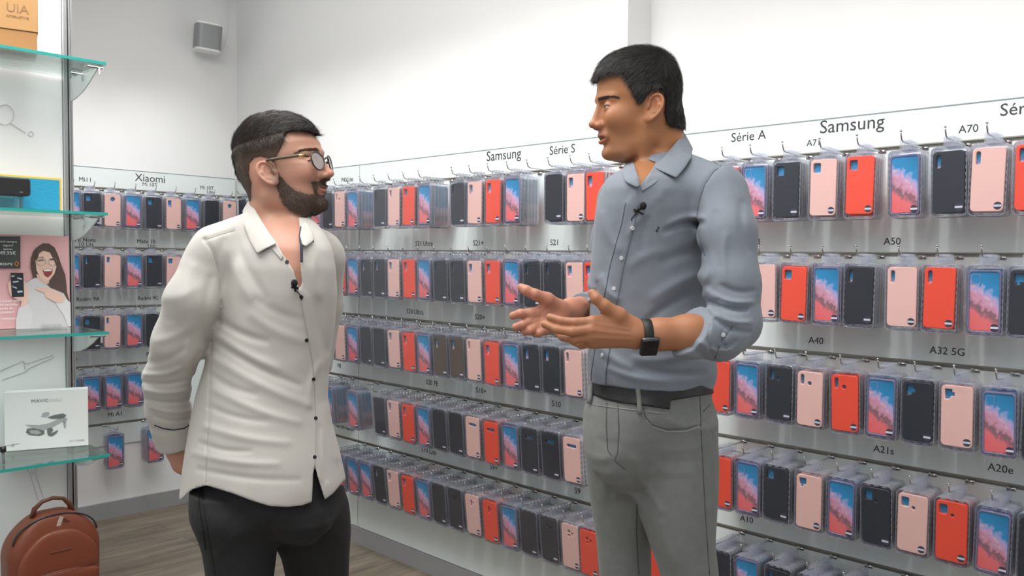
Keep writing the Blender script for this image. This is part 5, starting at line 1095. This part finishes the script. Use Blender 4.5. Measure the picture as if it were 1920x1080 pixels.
def blue_hands():
    out = []
    # near (left) hand, seen from its back and thumb side, fingers to the left
    A = lambda *p: atd(*p)
    wr = A(1196, 627, 1.575); fa = [A(1345, 626, 1.615), A(1290, 626, 1.592), A(1235, 627, 1.58), A(1200, 627, 1.576)]
    kn = {'i': A(1112, 603, 1.555), 'm': A(1108, 618, 1.550), 'r': A(1108, 632, 1.553), 'p': A(1112, 643, 1.562)}
    w_ = {'i': A(1185, 612, 1.570), 'm': A(1184, 622, 1.566), 'r': A(1184, 632, 1.566), 'p': A(1186, 640, 1.572)}
    fg = {'i': ([kn['i'], A(1078, 605, 1.550), A(1052, 602, 1.553), A(1031, 595, 1.560)], [.0098, .0088, .0080, .0072]),
          'm': ([kn['m'], A(1072, 622, 1.545), A(1044, 618, 1.550), A(1021, 608, 1.560)], [.0098, .0088, .0078, .0070]),
          'r': ([kn['r'], A(1076, 637, 1.556), A(1056, 632, 1.580), A(1044, 624, 1.598)], [.0092, .0084, .0076, .0068]),
          'p': ([kn['p'], A(1090, 647, 1.575), A(1076, 641, 1.595), A(1066, 634, 1.607)], [.0084, .0074, .0068, .0062])}
    th = ([A(1182, 611, 1.575), A(1160, 592, 1.560), A(1134, 574, 1.552), A(1118, 560, 1.552), A(1111, 550, 1.556)], [.0160, .0150, .0112, .0098, .0082])
    def f1(P):
        d = chain(P, fa, [.0370, .0335, .0270, .0250], .02)
        pm = None
        for k in 'imrp':
            e = rc(P, w_[k], kn[k], .0125, .0108); pm = e if pm is None else smin(pm, e, .010)
        d = smin(d, pm, .016); d = smin(d, ell(P, A(1150, 622, 1.564), (.036, .036, .022)), .02) if False else d
        d = smin(d, rc(P, A(1182, 612, 1.575), A(1125, 600, 1.562), .014, .006), .014)
        for k in 'imrp': d = smin(d, chain(P, *fg[k], .003), .0042)
        d = smin(d, chain(P, *th, .006), .010)
        X, Y = projn(P)
        for ln in ([(1180, 618), (1115, 606)], [(1180, 627), (1112, 620)], [(1180, 636), (1114, 634)]): d = d-.0008*np.exp(-(line_d(X, Y, ln)/2.5)**2)
        for c_, r_ in ((kn['i'], .006), (kn['m'], .006), (fg['i'][0][1], .005), (fg['m'][0][1], .005)): d = d-.0008*np.exp(-(np.linalg.norm(P-c_, axis=1)/r_)**2)
        return d-.0003*wnoise(P, 320, 3)
    lo, hi = bounds([*fa, *th[0], *[q for k in fg for q in fg[k][0]]], .045); p, F = sdf_mesh(f1, lo, hi, .0017); out.append((p, F, 'N'))
    # far (right) hand, palm up towards the camera
    fa2 = [A(1130, 578, 1.93), A(1095, 582, 1.83), A(1072, 583, 1.775), A(1054, 585, 1.745)]
    bi, bm_, br, bp = A(994, 588, 1.70), A(996, 602, 1.700), A(1006, 612, 1.70), A(1020, 618, 1.70)
    fs = [([bi, A(976, 588, 1.690), A(962, 592, 1.70)], [.0100, .0092, .0082]), ([bm_, A(980, 609, 1.685), A(967, 613, 1.69)], [.0098, .0090, .0080]),
          ([br, A(994, 620, 1.685), A(984, 622, 1.69)], [.0094, .0086, .0078]), ([bp, A(1011, 625, 1.69), A(1003, 626, 1.695)], [.0088, .0080, .0074])]
    th2 = ([A(1046, 576, 1.735), A(1026, 562, 1.715), A(1003, 552, 1.70), A(987, 545, 1.70), A(977, 539, 1.705)], [.0165, .0145, .0105, .0098, .0082])
    ws = [A(1044, 578, 1.74), A(1046, 586, 1.74), A(1048, 593, 1.74), A(1050, 600, 1.742)]
    def f2(P):
        d = chain(P, fa2, [.034, .0300, .0240, .0215], .02); pm = None
        for a, b in zip(ws, (bi, bm_, br, bp)):
            e = rc(P, a, b, .0130, .0110); pm = e if pm is None else smin(pm, e, .010)
        d = smin(d, pm, .016); d = smin(d, rc(P, A(1046, 600, 1.735), A(1026, 614, 1.705), .016, .012), .012)
        for a in fs: d = smin(d, chain(P, *a, .003), .004)
        d = smin(d, chain(P, *th2, .006), .010)
        X, Y = projn(P)
        for ln, a in (([(1035, 572), (1018, 584), (1012, 600)], .9), ([(1000, 598), (1020, 592), (1030, 600)], .7)): d = d+a*.001*np.exp(-(line_d(X, Y, ln)/2.2)**2)
        return d-.0003*wnoise(P, 320, 4)
    lo, hi = bounds([*fa2, *th2[0], *[q for a in fs for q in a[0]]], .04); p, F = sdf_mesh(f2, lo, hi, .0018); out.append((p, F, 'F'))
    return out
man_blue()
# ---------------------------------------------------------------- the man in the white shirt
def man_white():
    D0 = 1.843; yaw = math.radians(-43); root = empty('person', tuple(A3(atd(500, 600, D0))*[1, 1, 0])); bpy.context.view_layer.update(); off = A3(root.location)
    def W(o):
        if o.parent == root: o.matrix_parent_inverse = Matrix.Translation(-Vector(off))
        return o
    tag(root, 'bearded man with glasses in a loose white shirt, standing with hands behind his back', 'person')
    A = lambda *p: atd(*p)
    T = [(392, 478, 562, 1.85, .8), (408, 455, 585, 1.85, .62), (424, 428, 604, 1.85, .55), (442, 398, 620, 1.85, .50), (465, 376, 632, 1.845, .50), (500, 368, 638, 1.843, .53), (545, 372, 638, 1.843, .58), (600, 384, 632, 1.843, .64), (650, 388, 624, 1.843, .68), (690, 380, 617, 1.843, .70),
         (740, 366, 615, 1.843, .72), (790, 356, 623, 1.843, .74), (840, 349, 636, 1.843, .76), (890, 343, 646, 1.843, .78), (930, 340, 644, 1.843, .80), (960, 340, 640, 1.843, .80)]
    torso = Loft(T, yaw, .6, 2.3); bodyT = Loft(T, yaw, .6, 2.3, -.008)
    arm = [A(388, 494, 1.78), A(362, 560, 1.765), A(336, 640, 1.80), A(314, 712, 1.86)]; fore = [A(313, 712, 1.86), A(315, 765, 1.90), A(324, 812, 1.93), A(331, 838, 1.945)]
    armF = [A(606, 486, 1.92), A(603, 570, 1.98), A(590, 680, 2.02)]
    FL = [(412, 600, 500, 640, 9, -4), (400, 625, 520, 690, 11, 3.5), (405, 640, 560, 722, 8, -4), (395, 668, 580, 760, 11, 3.5), (470, 590, 570, 640, 12, 2.5), (480, 560, 566, 600, 10, -2), (392, 700, 480, 740, 8, -3), (400, 730, 560, 792, 9, 3), (392, 762, 500, 790, 7, -2.5), (385, 800, 540, 830, 9, 3), (375, 830, 470, 846, 6, -2.5),
          (365, 850, 520, 870, 8, 2.8), (372, 880, 560, 900, 7, -2.5), (430, 470, 470, 560, 12, 2.5), (440, 440, 500, 560, 10, -2.5), (420, 450, 405, 520, 9, -2.5), (590, 480, 600, 560, 9, 2.5), (598, 560, 612, 660, 10, -2.5), (600, 680, 580, 760, 8, 3), (610, 760, 630, 860, 8, 2.5), (598, 800, 612, 900, 6, -2.5),
          (270, 702, 340, 690, 6, 4), (268, 716, 350, 712, 5, -4.5), (272, 732, 356, 730, 5.5, 4.5), (276, 748, 358, 750, 5, -4.5), (282, 764, 356, 770, 5, 4), (290, 780, 354, 786, 4, -3), (280, 680, 345, 655, 8, -3), (290, 640, 360, 610, 10, 2.5), (330, 500, 320, 600, 12, -2), (360, 500, 350, 620, 12, 2), (395, 520, 385, 640, 9, -3),
          (300, 560, 370, 540, 12, 1.8), (375, 660, 360, 720, 6, -3), (352, 640, 362, 700, 6, 2.5)]
    seamA = [(383, 448), (398, 470), (408, 500), (413, 540), (415, 580), (413, 610)]
    side = [(398, 620), (394, 700), (392, 780), (388, 850), (386, 905)]
    placket = [(517, 457), (528, 478), (540, 500), (553, 528), (563, 560), (571, 600), (579, 640), (586, 680), (590, 730), (592, 790), (591, 850), (589, 905)]
    plack2 = [(x+17, y-4) for x, y in placket[4:]]
    hemline = ([300, 341, 350, 362, 387, 410, 439, 470, 506, 540, 567, 588, 600, 609, 625, 645, 665], [939, 937, 927, 917, 910, 917, 926, 938, 949, 950.5, 947.5, 940, 938, 937, 925, 901, 890])
    slit = [(590, 872), (587, 890), (584, 960), (616, 960), (596, 895)]
    vneck = [(474, 385), (517, 456), (534, 482), (551, 508), (561, 545), (566, 530), (563, 490), (561, 455), (562, 430), (558, 395), (520, 378)]
    def shirt(P, disp=True):
        X, Y = projn(P); d = torso(P)
        d = smin(d, rc(P, A(500, 428, 1.84), A(405, 468, 1.785), .046, .052), .03); d = smin(d, rc(P, A(520, 428, 1.86), A(598, 470, 1.90), .044, .048), .03)
        d = smin(d, chain(P, arm, [.050, .054, .052, .051], .02), .016)
        f = chain(P, fore, [.051, .047, .041, .039], .012); n1 = fore[3]-fore[2]; n1 /= np.linalg.norm(n1)
        cf = rc(P, A(320, 797, 1.918), A(331, 838, 1.945), .0445, .0425); f = np.minimum(f, cf); f = np.maximum(f, (P-A(329, 833, 1.942))@n1); d = smin(d, f, .008)
        d = smin(d, chain(P, armF, [.050, .046, .042], .02), .015)
        if disp:
            d = d-1.3*folds(X, Y, FL)-.0014*wnoise(P, 36, 12)-.0008*wnoise(P, 90, 15); near = (P-A(500, 600, 1.843))@fwd < .03
            d = d+np.where(near, .0030*np.exp(-(line_d(X, Y, seamA)/3)**2)+.0022*np.exp(-(line_d(X, Y, side)/2.6)**2)+.0022*np.exp(-(line_d(X, Y, [(440, 432), (412, 440), (384, 450)])/2.6)**2), 0)
            sp = poly_sd(X, Y, placket[3:]+plack2[::-1]); d = d-np.where(near, .0022/(1+np.exp(np.clip(sp/1.6, -30, 30))), 0)
        d = np.maximum(d, np.where(P[:, 2] < 1.1, (Y-np.interp(X, *hemline))/860., -1))
        near2 = (P-A(500, 600, 1.843))@fwd; d = np.maximum(d, -np.maximum(poly_sd(X, Y, slit)/860., near2-.02))
        return np.maximum(d, -np.maximum(poly_sd(X, Y, vneck)/860., near2+.004))
    lo, hi = bounds(arm+fore+armF+[A(345, 955, 1.84), A(640, 955, 1.84), A(520, 390, 1.84)], .14); lo[2] += .08
    S_ = W(np_obj('shirt', *sdf_mesh(shirt, lo, hi, .0029), M['whiteshirt'], root)); full = shirt
    nk0 = [A(510, 350, 1.85), A(519, 400, 1.855), A(520, 450, 1.86), A(520, 520, 1.86)]
    base0 = lambda P: np.minimum(np.minimum(torso(P), chain(P, nk0, [.051, .052, .060, .075], .02)), np.minimum(rc(P, A(500, 428, 1.84), A(405, 468, 1.785), .046, .052), rc(P, A(520, 428, 1.86), A(598, 470, 1.90), .044, .048)))
    cl = lambda L_, off, fb=1.85: [(x, y, dep(base0, x, y, off, fb)) for x, y in L_]
    W(patch('collar', [(467, 374, 1.85)]+cl([(480, 396), (497, 424), (517, 455)], .007), [(455, 396, 1.845)]+cl([(458, 424), (468, 452), (482, 476)], .013), M['whiteshirt'], S_, .003, bulge=.006))
    W(patch('collar', cl([(497, 424), (507, 440), (517, 455)], .008), cl([(482, 476), (499, 466), (517, 457)], .012), M['whiteshirt'], S_, .003))
    W(patch('collar', [(468, 376, 1.86)]+cl([(481, 398), (498, 426), (519, 456), (532, 480)], .004), [(462, 400, 1.86)]+cl([(475, 425), (492, 448), (512, 470), (528, 488)], .003), M['whiteshirt'], S_, .003))
    W(patch('collar', cl([(570, 414), (565, 426), (562, 442), (567, 459)], .008, 1.87), cl([(579, 424), (587, 438), (588, 452), (574, 462)], .012, 1.87), M['whiteshirt'], S_, .003, bulge=.004))
    W(patch('collar', cl([(563, 424), (560, 442), (562, 462), (563, 492)], .006, 1.86), cl([(567, 426), (565, 442), (568, 462), (568, 492)], .007, 1.86), M['navy'], S_, .002))
    for ln in (seamA, side, [(440, 432), (412, 440), (384, 450)], placket[3:]): tube_on('stitched_seam', full, ln, .0009, M['seamwhite'], S_, .0002)
    o = tube_on('cuff_trim', full, [(290, 797), (305, 803), (325, 806), (345, 803), (354, 797)], .0014, M['navy'], S_, .0005)
    bt = empty('x')
    bpy.data.objects.remove(bt)
    for x, y in ((521, 467), (538, 491), (565, 557), (575, 638), (588, 711), (592, 784), (590, 857)): disc_on('button', full, x, y, .0041, .0022, M['blackbtn'], S_)
    disc_on('button', full, 586, 452, .0035, .002, M['blackbtn'], S_)
    mc = empty('lapel_microphone'); mc.parent = root; W(mc); p_ = march(full, 548, 540); dd = float(np.dot(p_-CAMP, fwd))
    q = A(552, 531, dd-.012); bm = bmesh.new(); bmesh.ops.create_uvsphere(bm, u_segments=16, v_segments=12, radius=.0066, matrix=Matrix.Translation(q)@Matrix.Diagonal((1, 1, 1.2, 1))); obj('foam_cap', bm, M['foam'], mc, True)
    tube_obj('clip', [tuple(A(546, 538, dd-.008)), tuple(A(560, 541, dd-.004))], .0026, M['foam'], mc, 8); tube_obj('clip_arm', [tuple(A(552, 534, dd-.010)), tuple(A(554, 547, dd-.006))], .0020, M['foam'], mc, 6)
    tube_on('cable', full, [(556, 545), (562, 552), (566, 562)], .0010, M['foam'], mc, .0015)
    # trousers
    hips = Loft([(860, 370, 628, 1.85, .74), (905, 364, 634, 1.85, .70), (930, 364, 638, 1.85, .64), (952, 370, 636, 1.85, .54), (972, 388, 626, 1.85, .44), (990, 412, 606, 1.85, .30)], yaw, .74, 2.2)
    LN = [(918, 361, 530, 1.80, 1.), (945, 360, 543, 1.79, 1.), (970, 362, 540, 1.785, 1.), (1000, 374, 524, 1.78), (1029, 383, 517, 1.775), (1080, 390, 511, 1.77), (1270, 402, 500, 1.78), (1590, 412, 492, 1.82)]
    LF = [(918, 492, 641, 1.845, 1.1), (945, 486, 649, 1.85, 1.15), (970, 496, 653, 1.86, 1.12), (1000, 510, 655, 1.875, 1.05), (1040, 530, 653, 1.89), (1080, 539, 652, 1.90), (1270, 552, 645, 1.90), (1560, 560, 632, 1.93)]
    legN, legF = Loft(LN, yaw, 1., 2.1), Loft(LF, yaw, 1., 2.1)
    JF = [(540, 950, 505, 1000, 9, -4), (545, 960, 520, 1010, 8, 3), (470, 990, 400, 1050, 12, 2), (480, 960, 430, 985, 9, -2), (600, 960, 640, 1010, 10, 2), (380, 920, 392, 1010, 6, -2.5), (560, 1000, 600, 1060, 12, 2)]
    def jeans(P, disp=True):
        X, Y = projn(P); d = smin(hips(P), smin(legN(P), legF(P), .008), .030)
        if disp:
            d = d-folds(X, Y, JF)-.0009*wnoise(P, 50, 28)
            for ln, a in (([(380, 905), (384, 960), (398, 1040), (404, 1080)], 2.), ([(358, 935), (364, 972), (374, 985)], 1.6)): d = d+a*.001*np.exp(-(line_d(X, Y, ln)/2.4)**2)
        return np.maximum(d, (868-Y)/860.)
    lo_, hi_ = bounds([A(350, 860, 1.843), A(655, 860, 1.843), A(500, 1085, 1.843), A(390, 1085, 1.77), A(655, 1085, 1.9)], .12); lo_[2] = .58
    pj = sdf_mesh(lambda P: np.maximum(jeans(P), .62-P[:, 2]), lo_, hi_, .004); lo2, hi2 = lo_.copy(), hi_.copy(); lo2[2] = .04; hi2[2] = .64
    pl = sdf_mesh(lambda P: np.maximum(np.maximum(jeans(P, False), P[:, 2]-.625), .075-P[:, 2]), lo2, hi2, .009); P2, F2, C2 = merge([(*pj, (1, 1, 1)), (*pl, (1, 1, 1))]); J_ = W(np_obj('jeans', P2, F2, M['blackjeans'], root))
    for ln in ([(380, 925), (384, 960), (398, 1040), (404, 1078)], [(372, 925), (375, 960), (386, 1030)]): tube_on('stitched_seam', jeans, ln, .0012, M['seamblack'], J_, .0003)
    shoe(root, loft_pt(legN, .09), facing(47, 1)); shoe(root, loft_pt(legF, .09), facing(40, 1))
    for c_ in root.children:
        if c_.name.startswith('shoe'): c_.matrix_parent_inverse = Matrix.Translation(-Vector(off))
    # head
    M0 = body_frame(math.radians(11), 1); th = math.radians(14); Mx = np.stack([M0[:, 0]*math.cos(th)+M0[:, 2]*math.sin(th), M0[:, 1], -M0[:, 0]*math.sin(th)+M0[:, 2]*math.cos(th)], 1); O = A(529, 318, D0)
    SX = np.array([1.08, 1., .97]); hd = Head(0, 1.05, .62, 1.05, -.004, .0030, (.004, -.018), -.007, .036, .95, 0.); toL = lambda P: ((P-O)@Mx)/SX; toW = lambda Q: (Q*SX)@Mx.T+O
    neck = [A(510, 350, 1.85), A(519, 400, 1.855), A(520, 450, 1.86), A(520, 520, 1.86)]
    def headf(P):
        d = hd(toL(P)); d = smin(d, chain(P, neck, [.051, .052, .060, .075], .02), .022); d = smin(d, rc(P, A(560, 375, 1.80), A(552, 450, 1.80), .014, .016), .03)
        return smin(d, np.maximum(bodyT(P, -.006), P[:, 2]-1.47), .02)
    lo4, hi4 = bounds([O], .175); lo4[2] = O[2]-.30; p4 = sdf_mesh(lambda P: np.maximum(headf(P), O[2]-.285-P[:, 2]), lo4, hi4, .0020)
    Lc = toL(p4[0]); base = ink((.52, .27, .185)); col = np.tile(base, (len(Lc), 1))
    def tint(mask, c_, a):
        nonlocal col
        a = (a*mask)[:, None]; col = col*(1-a)+ink(c_)*a
    def blob(c_, r): return np.exp(-(((Lc-A3([c_[0], 0, c_[2]]))[:, [0, 2]]**2).sum(1)+(np.abs(Lc[:, 1])-c_[1])**2)/(r*r))
    tint(blob((.095, 0, -.038), .014), (.66, .28, .20), .6); tint(blob((.06, .048, -.03), .022), (.66, .29, .21), .5); tint(blob((-.035, .08, 0), .03), (.72, .34, .26), .7)
    lipm = (np.abs(Lc[:, 1]) < .021) & (Lc[:, 0] > .0735) & ((Lc[:, 2] > -.0625) & (Lc[:, 2] < -.0575) | (Lc[:, 2] < -.0660) & (Lc[:, 2] > -.0760)); tint(lipm.astype(float), (.55, .20, .18), .8)
    mi = (np.abs(Lc[:, 2]+.0643) < .0015) & (np.abs(Lc[:, 1]) < .0225) & (Lc[:, 0] > .066); tint(mi.astype(float), (.12, .03, .03), .8)
    def to_xz(poly):
        out = []
        for x, y in poly:
            v = ray(x, y); n_ = Mx[:, 1]; t = ((O-n_*.04-CAMP)@n_)/(v@n_); q = ((CAMP+v*t-O)@Mx)/SX; out.append((q[0], q[2]))
        return out
    hp = to_xz([(596, 243), (580, 243), (560, 244), (545, 249), (541, 262), (540, 276), (534, 292), (529, 306), (524, 309), (518, 302), (506, 297), (492, 300), (482, 310), (479, 328), (482, 345), (476, 362), (470, 376), (455, 380), (400, 380), (400, 190), (600, 190)])
    bp = to_xz([(521, 300), (529, 305), (535, 326), (546, 345), (560, 356), (578, 363), (584, 361), (583, 350), (582, 339), (598, 331), (640, 331), (640, 412), (600, 414), (575, 405), (551, 395), (538, 382), (530, 356), (523, 330)])
    sdh = poly_sd(Lc[:, 0], Lc[:, 2], hp); tint(1/(1+np.exp(np.clip(sdh/.003, -30, 30))), (.13, .080, .055), .85)
    lipx = (np.abs(Lc[:, 1]) < .022) & (Lc[:, 2] > -.0775) & (Lc[:, 2] < -.0600) & (Lc[:, 0] > .070); sdb = poly_sd(Lc[:, 0], Lc[:, 2], bp); tint((1/(1+np.exp(np.clip(sdb/.003, -30, 30))))*(~lipx), (.15, .085, .055), .8)
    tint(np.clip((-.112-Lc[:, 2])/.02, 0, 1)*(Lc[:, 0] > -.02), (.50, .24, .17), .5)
    lsh = ell(np.c_[Lc[:, 0], np.abs(Lc[:, 1]), Lc[:, 2]], (.0800, .0315, -.0015+hd.ez), (.0130, .0137, hd.lid+.0008)); tint(np.exp(-(lsh/.0007)**2)*(Lc[:, 2] > -.0015+hd.ez)*(Lc[:, 0] > .05), (.05, .03, .022), .8)
    brw = poly_sd(Lc[:, 0], Lc[:, 2], [(.11, .009), (.11, .018), (.088, .0215), (.072, .0205), (.058, .013), (.059, .0095), (.072, .0140), (.088, .0140)]); tint((1/(1+np.exp(np.clip(brw/.0008, -30, 30))))*(np.abs(Lc[:, 1]) > .009), (.15, .09, .06), .6)
    allb = [(p4[0], p4[1], col)]
    wr = [A(324, 812, 1.93), A(334, 846, 1.95), A(345, 866, 1.965)]
    def hand(P):
        d = chain(P, wr, [.030, .025, .026], .01); k = A(366, 884, 2.0); pm = rc(P, wr[2], k, .026, .022); d = smin(d, pm, .012)
        for i in range(4): a = A(366+i*3, 876+i*7, 1.985); d = smin(d, chain(P, [a, A(392+i*2, 882+i*7, 2.01), A(404, 872+i*7, 2.035), A(396, 864+i*7, 2.045)], [.0095, .0088, .008, .0075], .003), .005)
        return smin(d, chain(P, [A(350, 862, 1.955), A(372, 862, 1.955), A(386, 868, 1.965)], [.013, .0105, .0088], .004), .008)
    lo, hi = bounds(wr+[A(404, 905, 2.03)], .05); ph = sdf_mesh(hand, lo, hi, .0022); allb.append((*ph, np.tile(ink((.55, .28, .20)), (len(ph[0]), 1))))
    trunk = lambda P: np.minimum(np.minimum(np.maximum(torso(P, -.014), 1.02-P[:, 2]), np.minimum(hips(P, -.014), np.maximum(np.minimum(legN(P, -.018), legF(P, -.018)), P[:, 2]-.74))), np.minimum(chain(P, arm+fore[1:], [.044, .044, .040, .038, .034, .030, .028], .01), chain(P, armF+[A(520, 780, 2.06), A(420, 868, 2.07)], [.040, .036, .034, .028, .026], .01)))
    lo5, hi5 = bounds([A(300, 560, 1.843), A(645, 560, 1.843)], .16); lo5[2] = .1; hi5[2] = A(500, 470, 1.843)[2]
    vcut = lambda P: np.maximum(trunk(P), -np.maximum(poly_sd(*projn(P), vneck)/860.-.01, (P-A(500, 600, 1.843))@fwd)); p5 = sdf_mesh(vcut, lo5, hi5, .009); allb.append((*p5, np.tile(base, (len(p5[0]), 1))))
    Pm, Fm, Cm = merge(allb); BD = W(np_obj('body', Pm, Fm, M['skinL'], root, Cm))
    for s_ in (1, -1): eye_mesh(BD, O, Mx*SX[None, :]*.985, .0305*s_, (.05, .04, .025), (1, .0, .12), -.007)
    # hair: longer on top, cropped at the sides
    def thick(Q):
        top = np.clip((Q[:, 2]-.012-.35*np.clip(-Q[:, 0]-.03, 0, .1))/.075, 0, 1); top = top*top*(3-2*top); fr = np.clip((Q[:, 0]-.03)/.05, 0, 1)*(Q[:, 2] > .05)
        return .0008+top*.0092+fr*.003+np.clip((-Q[:, 0]-.06)/.03, 0, 1)*np.clip((Q[:, 2]+.03)/.04, 0, 1)*.006
    def hairf(P):
        Q = toL(P); b0 = headf(P); return np.maximum(b0-thick(Q)-wnoise(P, 260, 33)*.0012*np.clip(Q[:, 2]/.05, .1, 1), poly_sd(Q[:, 0], Q[:, 2], hp)+.0016*wnoise(P, 500, 39))
    lo6, hi6 = bounds([O], .165); p6 = sdf_mesh(hairf, lo6, hi6, .0022); Lq = toL(p6[0]); tp = np.clip((thick(Lq)-.0008)/.010, 0, 1)[:, None]
    dark, fade = ink((.014, .011, .009)), ink((.085, .052, .036)); HR = W(np_obj('hair', *p6, M['hair'], root, dark*tp+fade*(1-tp)))
    nr = vnormals(*p6); sp, sn = sample(p6[0], p6[1], nr, headf(p6[0]) > .0002, 30000, 31); Ls = toL(sp); tps = np.clip((thick(Ls)-.0008)/.010, 0, 1)[:, None]
    dl = np.stack([np.where(Ls[:, 2] > .06, .75, .15), np.sign(Ls[:, 1])*np.where(Ls[:, 2] > .06, .15, 0), np.where(Ls[:, 2] > .06, .35, -.8)], 1)
    g_ = np.random.RandomState(6).rand(len(sp), 1); cs = dark*tps+fade*(1-tps)*(.25+.9*g_); cs = cs*(1-g_*.2*tps)+ink((.09, .07, .05))*(g_**5)*.6*tps
    mk = tps[:, 0] > .45; W(strands(sp[mk], sn[mk], dl[mk]@Mx.T, .016, .0006, M['hair'], 'hair_strands', HR, 36, .30, .25, 3, cs[mk])); W(strands(sp[~mk], sn[~mk], dl[~mk]@Mx.T, .0042, .0005, M['hair'], 'cropped_hair', HR, 37, .35, .3, 2, cs[~mk]))
    # beard
    nrm4 = vnormals(*p4); sel = (sdb < 0) & ~lipx & (Lc[:, 2] < .03) & ~((Lc[:, 0] < .030) & (Lc[:, 2] > -.050) & (np.abs(Lc[:, 1]) > .0725)) & (np.abs(Lc[:, 1]) < .0765); ep, en = sample(p4[0], p4[1], nrm4, sel, 22000, 32); Le = toL(ep)
    ln_ = .0032+.0068*np.clip((-.02-Le[:, 2])/.06, 0, 1); db = np.stack([np.full(len(ep), .25), np.zeros(len(ep)), np.full(len(ep), -.9)], 1); g_ = np.random.RandomState(8).rand(len(ep), 1)
    W(strands(ep, en, db@Mx.T, ln_, .0006, M['hair'], 'beard', BD, 38, .6, .35, 3, ink((.105, .068, .047))*(.35+1.2*g_)))
    sel = poly_sd(Lc[:, 0], Lc[:, 2], [(.11, .009), (.11, .018), (.088, .0215), (.072, .0205), (.058, .013), (.059, .0095), (.072, .0140), (.088, .0140)]) < 0; sel &= (np.abs(Lc[:, 1]) > .010) & (Lc[:, 2] > .008)
    ep, en = sample(p4[0], p4[1], nrm4, sel, 2400, 34); Le = toL(ep); W(strands(ep, en, np.stack([-np.ones(len(ep)), np.sign(Le[:, 1])*1.2, np.full(len(ep), .15)], 1)@Mx.T, .0064, .0005, M['hair'], 'eyebrows', BD, 39, .22, .14, 2, np.tile(ink((.08, .053, .038)), (len(ep), 1))))
    # glasses
    gl = empty('glasses'); gl.parent = root; W(gl)
    for s_ in (1, -1):
        rim = [tuple(toW(A3([.0975-.20*(.0325+.0235*math.cos(t)), s_*(.0325+.0235*math.cos(t)*(.88+.12*math.sin(t))), -.0105+.0200*math.sin(t)*(1+.06*math.cos(t))]))) for t in np.linspace(0, 2*math.pi, 40, endpoint=False)]
        tube_obj('rim', rim, .0017, M['tort'], gl, 8, True)
        bm = bmesh.new(); vs_ = [bm.verts.new(q) for q in rim]; bm.faces.new(vs_); o = obj('lens', bm, M['lens'], gl); sd = o.modifiers.new('s', 'SOLIDIFY'); sd.thickness = .0014; sd.offset = 0
        tube_obj('temple_arm', [tuple(toW(A3(q))) for q in ((.0835, s_*.0560, -.001), (.076, s_*.0660, .003), (.04, s_*.0775, .006), (.016, s_*.0810, .0085), (.006, s_*.0815, .0085))], [.0026, .0032, .0032, .0028, .0022], M['tort2'], gl)
        bm = bmesh.new(); add_tube(bm, [tuple(toW(A3((.079, s_*.0650, .0026)))), tuple(toW(A3((.068, s_*.0700, .0030))))], .0028, 8); obj('hinge_detail', bm, M['gold'], gl, True)
    tube_obj('bridge', [tuple(toW(A3(q))) for q in ((.0975, .010, -.005), (.0985, .005, -.0015), (.0985, 0, -.0005), (.0985, -.005, -.0015), (.0975, -.010, -.005))], .0017, M['tort'], gl)
man_white()
